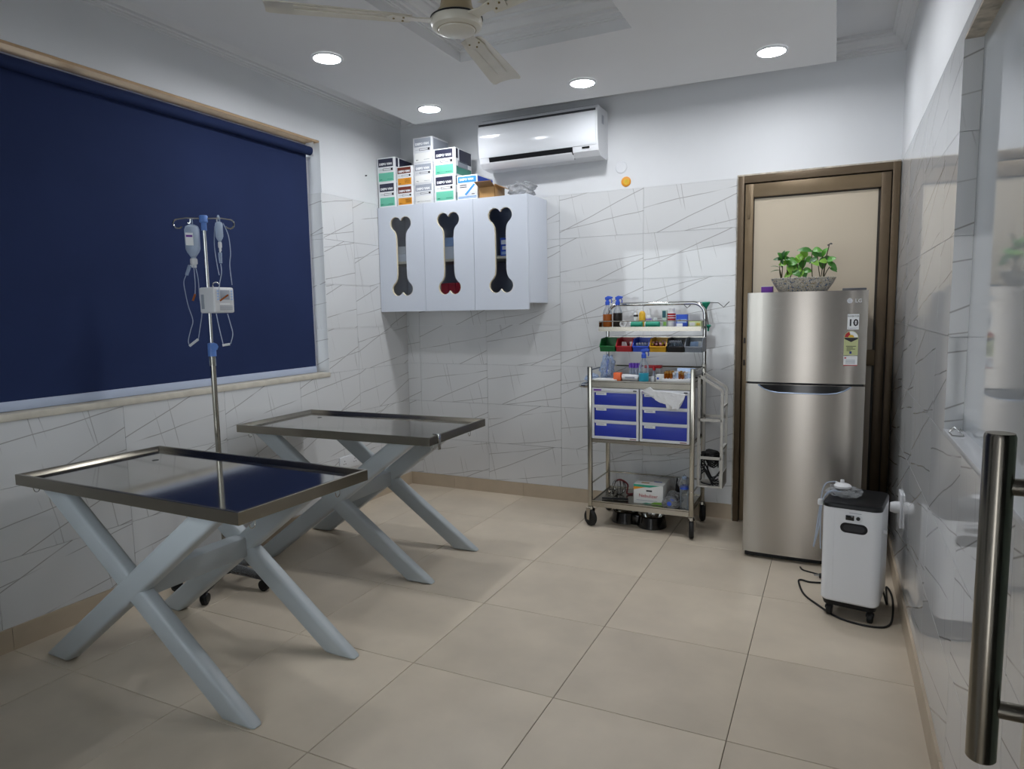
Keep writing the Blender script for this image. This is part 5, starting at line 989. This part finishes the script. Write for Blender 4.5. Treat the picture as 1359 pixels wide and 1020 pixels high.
for s_ in (-1, 1):
    e = bdir*s_; pts = [sp+e*.015+Z_*1.862, sp+e*.08+Z_*1.864, sp+e*.118+Z_*1.858]+[sp+e*(.118+.022*math.sin(R(a)))+Z_*(1.836+.022*math.cos(R(a))) for a in range(20, 260, 24)]
    obj('hook', tube(B(), pts, .0042, 8), 'chrome', hd); pts = [sp+e*.06+Z_*1.864, sp+e*.06+Z_*1.846, sp+e*.066+Z_*1.838, sp+e*.073+Z_*1.842]; obj('small_hook', tube(B(), pts, .0025, 6), 'chrome', hd)
obj('hub', lathe(B(), sp, [(.0, .075), (.045, .075), (.05, .085), (.04, .11), (.022, .125), (.018, .15), (0, .15)], 20), 'dark_grey', iv)
for k in range(5):
    a = R(-66+72*k); d = Vector((math.cos(a), math.sin(a), 0)); rad = .235; e = sp+d*rad; sd = Vector((-d.y, d.x, 0))
    lg_ = obj('base_leg', tube(B(), [sp+d*.03+Z_*.095, sp+d*.12+Z_*.088, sp+d*(rad+.01)+Z_*.066], [.022, .020, .014], 10), 'dark_grey', iv)
    obj('plastic_wrap', tube(B(), [sp+d*.05+Z_*.094, sp+d*.12+Z_*.089, sp+d*.20+Z_*.077], [.027, .025, .021], 10), 'bag_plastic', lg_, ang=80)
    cs = obj('castor', cyl(B(), e+Z_*.05, e+Z_*.064, .012, seg=12), 'black_plastic', iv)
    obj('wheel', lathe(B(), e-sd*.014+Z_*.027, [(0, 0), (.02, 0), (.027, .004), (.027, .024), (.02, .028), (0, .028)], 18, axis=sd), 'black_rubber', cs); obj('hood', lathe(B(), e-sd*.017+Z_*.034, [(0, 0), (.022, 0), (.026, .006), (.026, .028), (.022, .034), (0, .034)], 14, axis=sd), 'black_plastic', cs)
# infusion pump
pp = sp+Vector((.062, -.004, 1.402)); ip = thing('infusion_pump', 'small white infusion pump with a screen clamped on the drip stand pole', 'infusion pump', pp); hx, hy, hz = .052, .060, .062
obj('case', box(B(), pp.x-hx, pp.x+hx, pp.y-hy, pp.y+hy, pp.z, pp.z+2*hz, .009, 3), 'white_plastic', ip)
fx = pp.x+hx; obj('face_panel', box(B(), fx-.001, fx+.002, pp.y-hy+.010, pp.y+hy-.010, pp.z+.050, pp.z+.114, .001), 'tag', ip); obj('screen', box(B(), fx+.001, fx+.003, pp.y-.026, pp.y+.030, pp.z+.064, pp.z+.110, .0005), 'grey_print', ip)
for k in range(4):
    for yy in (-.040, .042): obj('button', box(B(), fx+.001, fx+.0035, pp.y+yy-.005, pp.y+yy+.005, pp.z+.062+.013*k, pp.z+.070+.013*k), 'pale_blue', ip)
for k in range(4): obj('grille_slat', box(B(), fx-.001, fx+.0015, pp.y-.030, pp.y+.045, pp.z+.014+.006*k, pp.z+.0165+.006*k), 'grey_print', ip)
obj('label_strip', box(B(), fx-.001, fx+.0015, pp.y-.03, pp.y+.03, pp.z+.040, pp.z+.047), 'white_print', ip); obj('side_door', box(B(), pp.x-.036, pp.x-.018, pp.y-hy-.002, pp.y-hy+.001, pp.z+.02, pp.z+.09), 'grey_print', ip)
obj('carry_loop', tube(B(), [pp+Vector((.0, .0+.02*math.cos(R(a)), 2*hz+.012+.014*math.sin(R(a)))) for a in range(-40, 221, 20)], .003, 6), 'chrome', ip); obj('pole_clamp', box(B(), sp.x-.02, pp.x-hx+.002, sp.y-.018, sp.y+.018, pp.z+.03, pp.z+.09, .003), 'white_plastic', ip)
# infusion bottles and their lines: laid out in the plane through the hook bar
def ivp(x, y, off=0): 
    """pixel -> point on the upright plane that holds the hook bar"""
    d = _f + CR*((x-CX)/FPX) - CU*((y-CY)/FPX); n = Vector((bdir.y, -bdir.x, 0)); n = n if n.dot(CAM-sp) > 0 else -n
    q = sp+n*off; tt = (q-CAM).dot(n)/d.dot(n); return CAM+d*tt
def drip(name, hook, top, bot, w2, label, wide, chamber, lines, clamps, lab=False):
    b0, t0 = ivp(*bot), ivp(*top); b0 = Vector((t0.x, t0.y, b0.z)); L_ = t0.z-b0.z; t = thing(name, label, 'infusion bottle', b0)
    obj('bottle', lathe(B(), b0, [(0, 0), (w2*.30, 0), (w2*.34, L_*.06), (w2*.8, L_*.20), (w2, L_*.30), (w2, L_*.86), (w2*.85, L_*.95), (w2*.4, L_), (0, L_)], 20, sy=.72), 'drip_bottle', t)
    obj('fluid', lathe(B(), b0, [(0, L_*.02), (w2*.28, L_*.03), (w2*.78, L_*.21), (w2*.94, L_*.30), (w2*.94, L_*.62), (0, L_*.62)], 20, sy=.70), 'line_plastic', t)
    obj('hanger_loop', tube(B(), spline([t0+Vector((-.008, 0, -.004)), t0+Vector((-.007, 0, .018)), t0+Vector((0, 0, .030)), t0+Vector((.007, 0, .018)), t0+Vector((.008, 0, -.004))], 4), .003, 6), 'milky_plastic', t); obj('hook_wire', cyl(B(), t0+Z_*.027, (t0.x, t0.y, 1.858), .0016, seg=6), 'chrome', t)
    obj('neck', lathe(B(), b0, [(w2*.36, .004), (w2*.42, -.002), (w2*.42, -.022), (w2*.28, -.026), (w2*.28, -.04), (0, -.04)], 14), 'white_plastic', t)
    if lab:
        n = Vector((CAM.x-b0.x, CAM.y-b0.y, 0)).normalized(); rt = -n.cross(Z_); c = b0+n*(w2*.98)+Z_*(L_*.38)
        lb_ = patch('paper_label', c-rt*w2*.75, rt, Z_, w2*.85, L_*.36, 'white_print', t); patch('label_band', c-rt*w2*.68+Z_*(L_*.24)+n*.001, rt, Z_, w2*.7, L_*.055, 'purple', lb_)
    obj('drip_chamber', cyl(B(), ivp(*chamber[0]), ivp(*chamber[1]), .0085, .0075, seg=12), 'milky_plastic', t)
    obj('spike', cyl(B(), b0-Z_*.038, ivp(*chamber[0]), .004, seg=8), 'white_plastic', t)
    for l in lines: obj('line', tube(B(), spline([ivp(*q) for q in l], 5), .0022, 6), 'line_plastic', t)
    for a, b, r, m in clamps: obj('clamp', cyl(B(), ivp(*a), ivp(*b), r, seg=8), m, t)
drip('infusion_bottle', None, (254, 298), (256, 344), .040, 'large infusion bottle with a violet-banded label hanging on the drip stand', True, ((252, 352), (247.5, 365)), [[(247, 365, .03), (244, 374, .03), (246, 388, .03), (250, 406, .03), (256, 425, .03), (253, 438, .03), (250, 452, .03), (252, 459, .03)], [(259, 352), (263, 370), (265, 395), (268, 414), (266, 432), (263, 452)], [(257, 352, .02), (259, 375, .02), (259, 392, .02)]], [((251.5, 459, .03), (263, 450, .03), .006, 'white_plastic'), ((259, 390, .02), (256, 399, .02), .005, 'amber')], lab=True)
drip('infusion_bottle', None, (290, 294), (290.5, 322), .021, 'small infusion bottle hanging above the infusion pump', False, ((292, 335), (293, 349)), [[(293, 350, .10), (294, 362, .10), (291, 380, .10), (291, 398, .10)], [(285, 300), (284.5, 325), (288, 350), (291, 365)], [(296, 296), (303, 312), (306, 335), (305, 352), (308, 378)], [(287, 416, .12), (291, 435, .12), (296, 456, .12)], [(302, 416, .12), (306, 430, .12), (309, 443, .12), (306, 456, .12)]], [((295.5, 458, .12), (305, 456.5, .12), .006, 'white_plastic'), ((292, 399, .12), (303, 391, .12), .004, 'amber')])
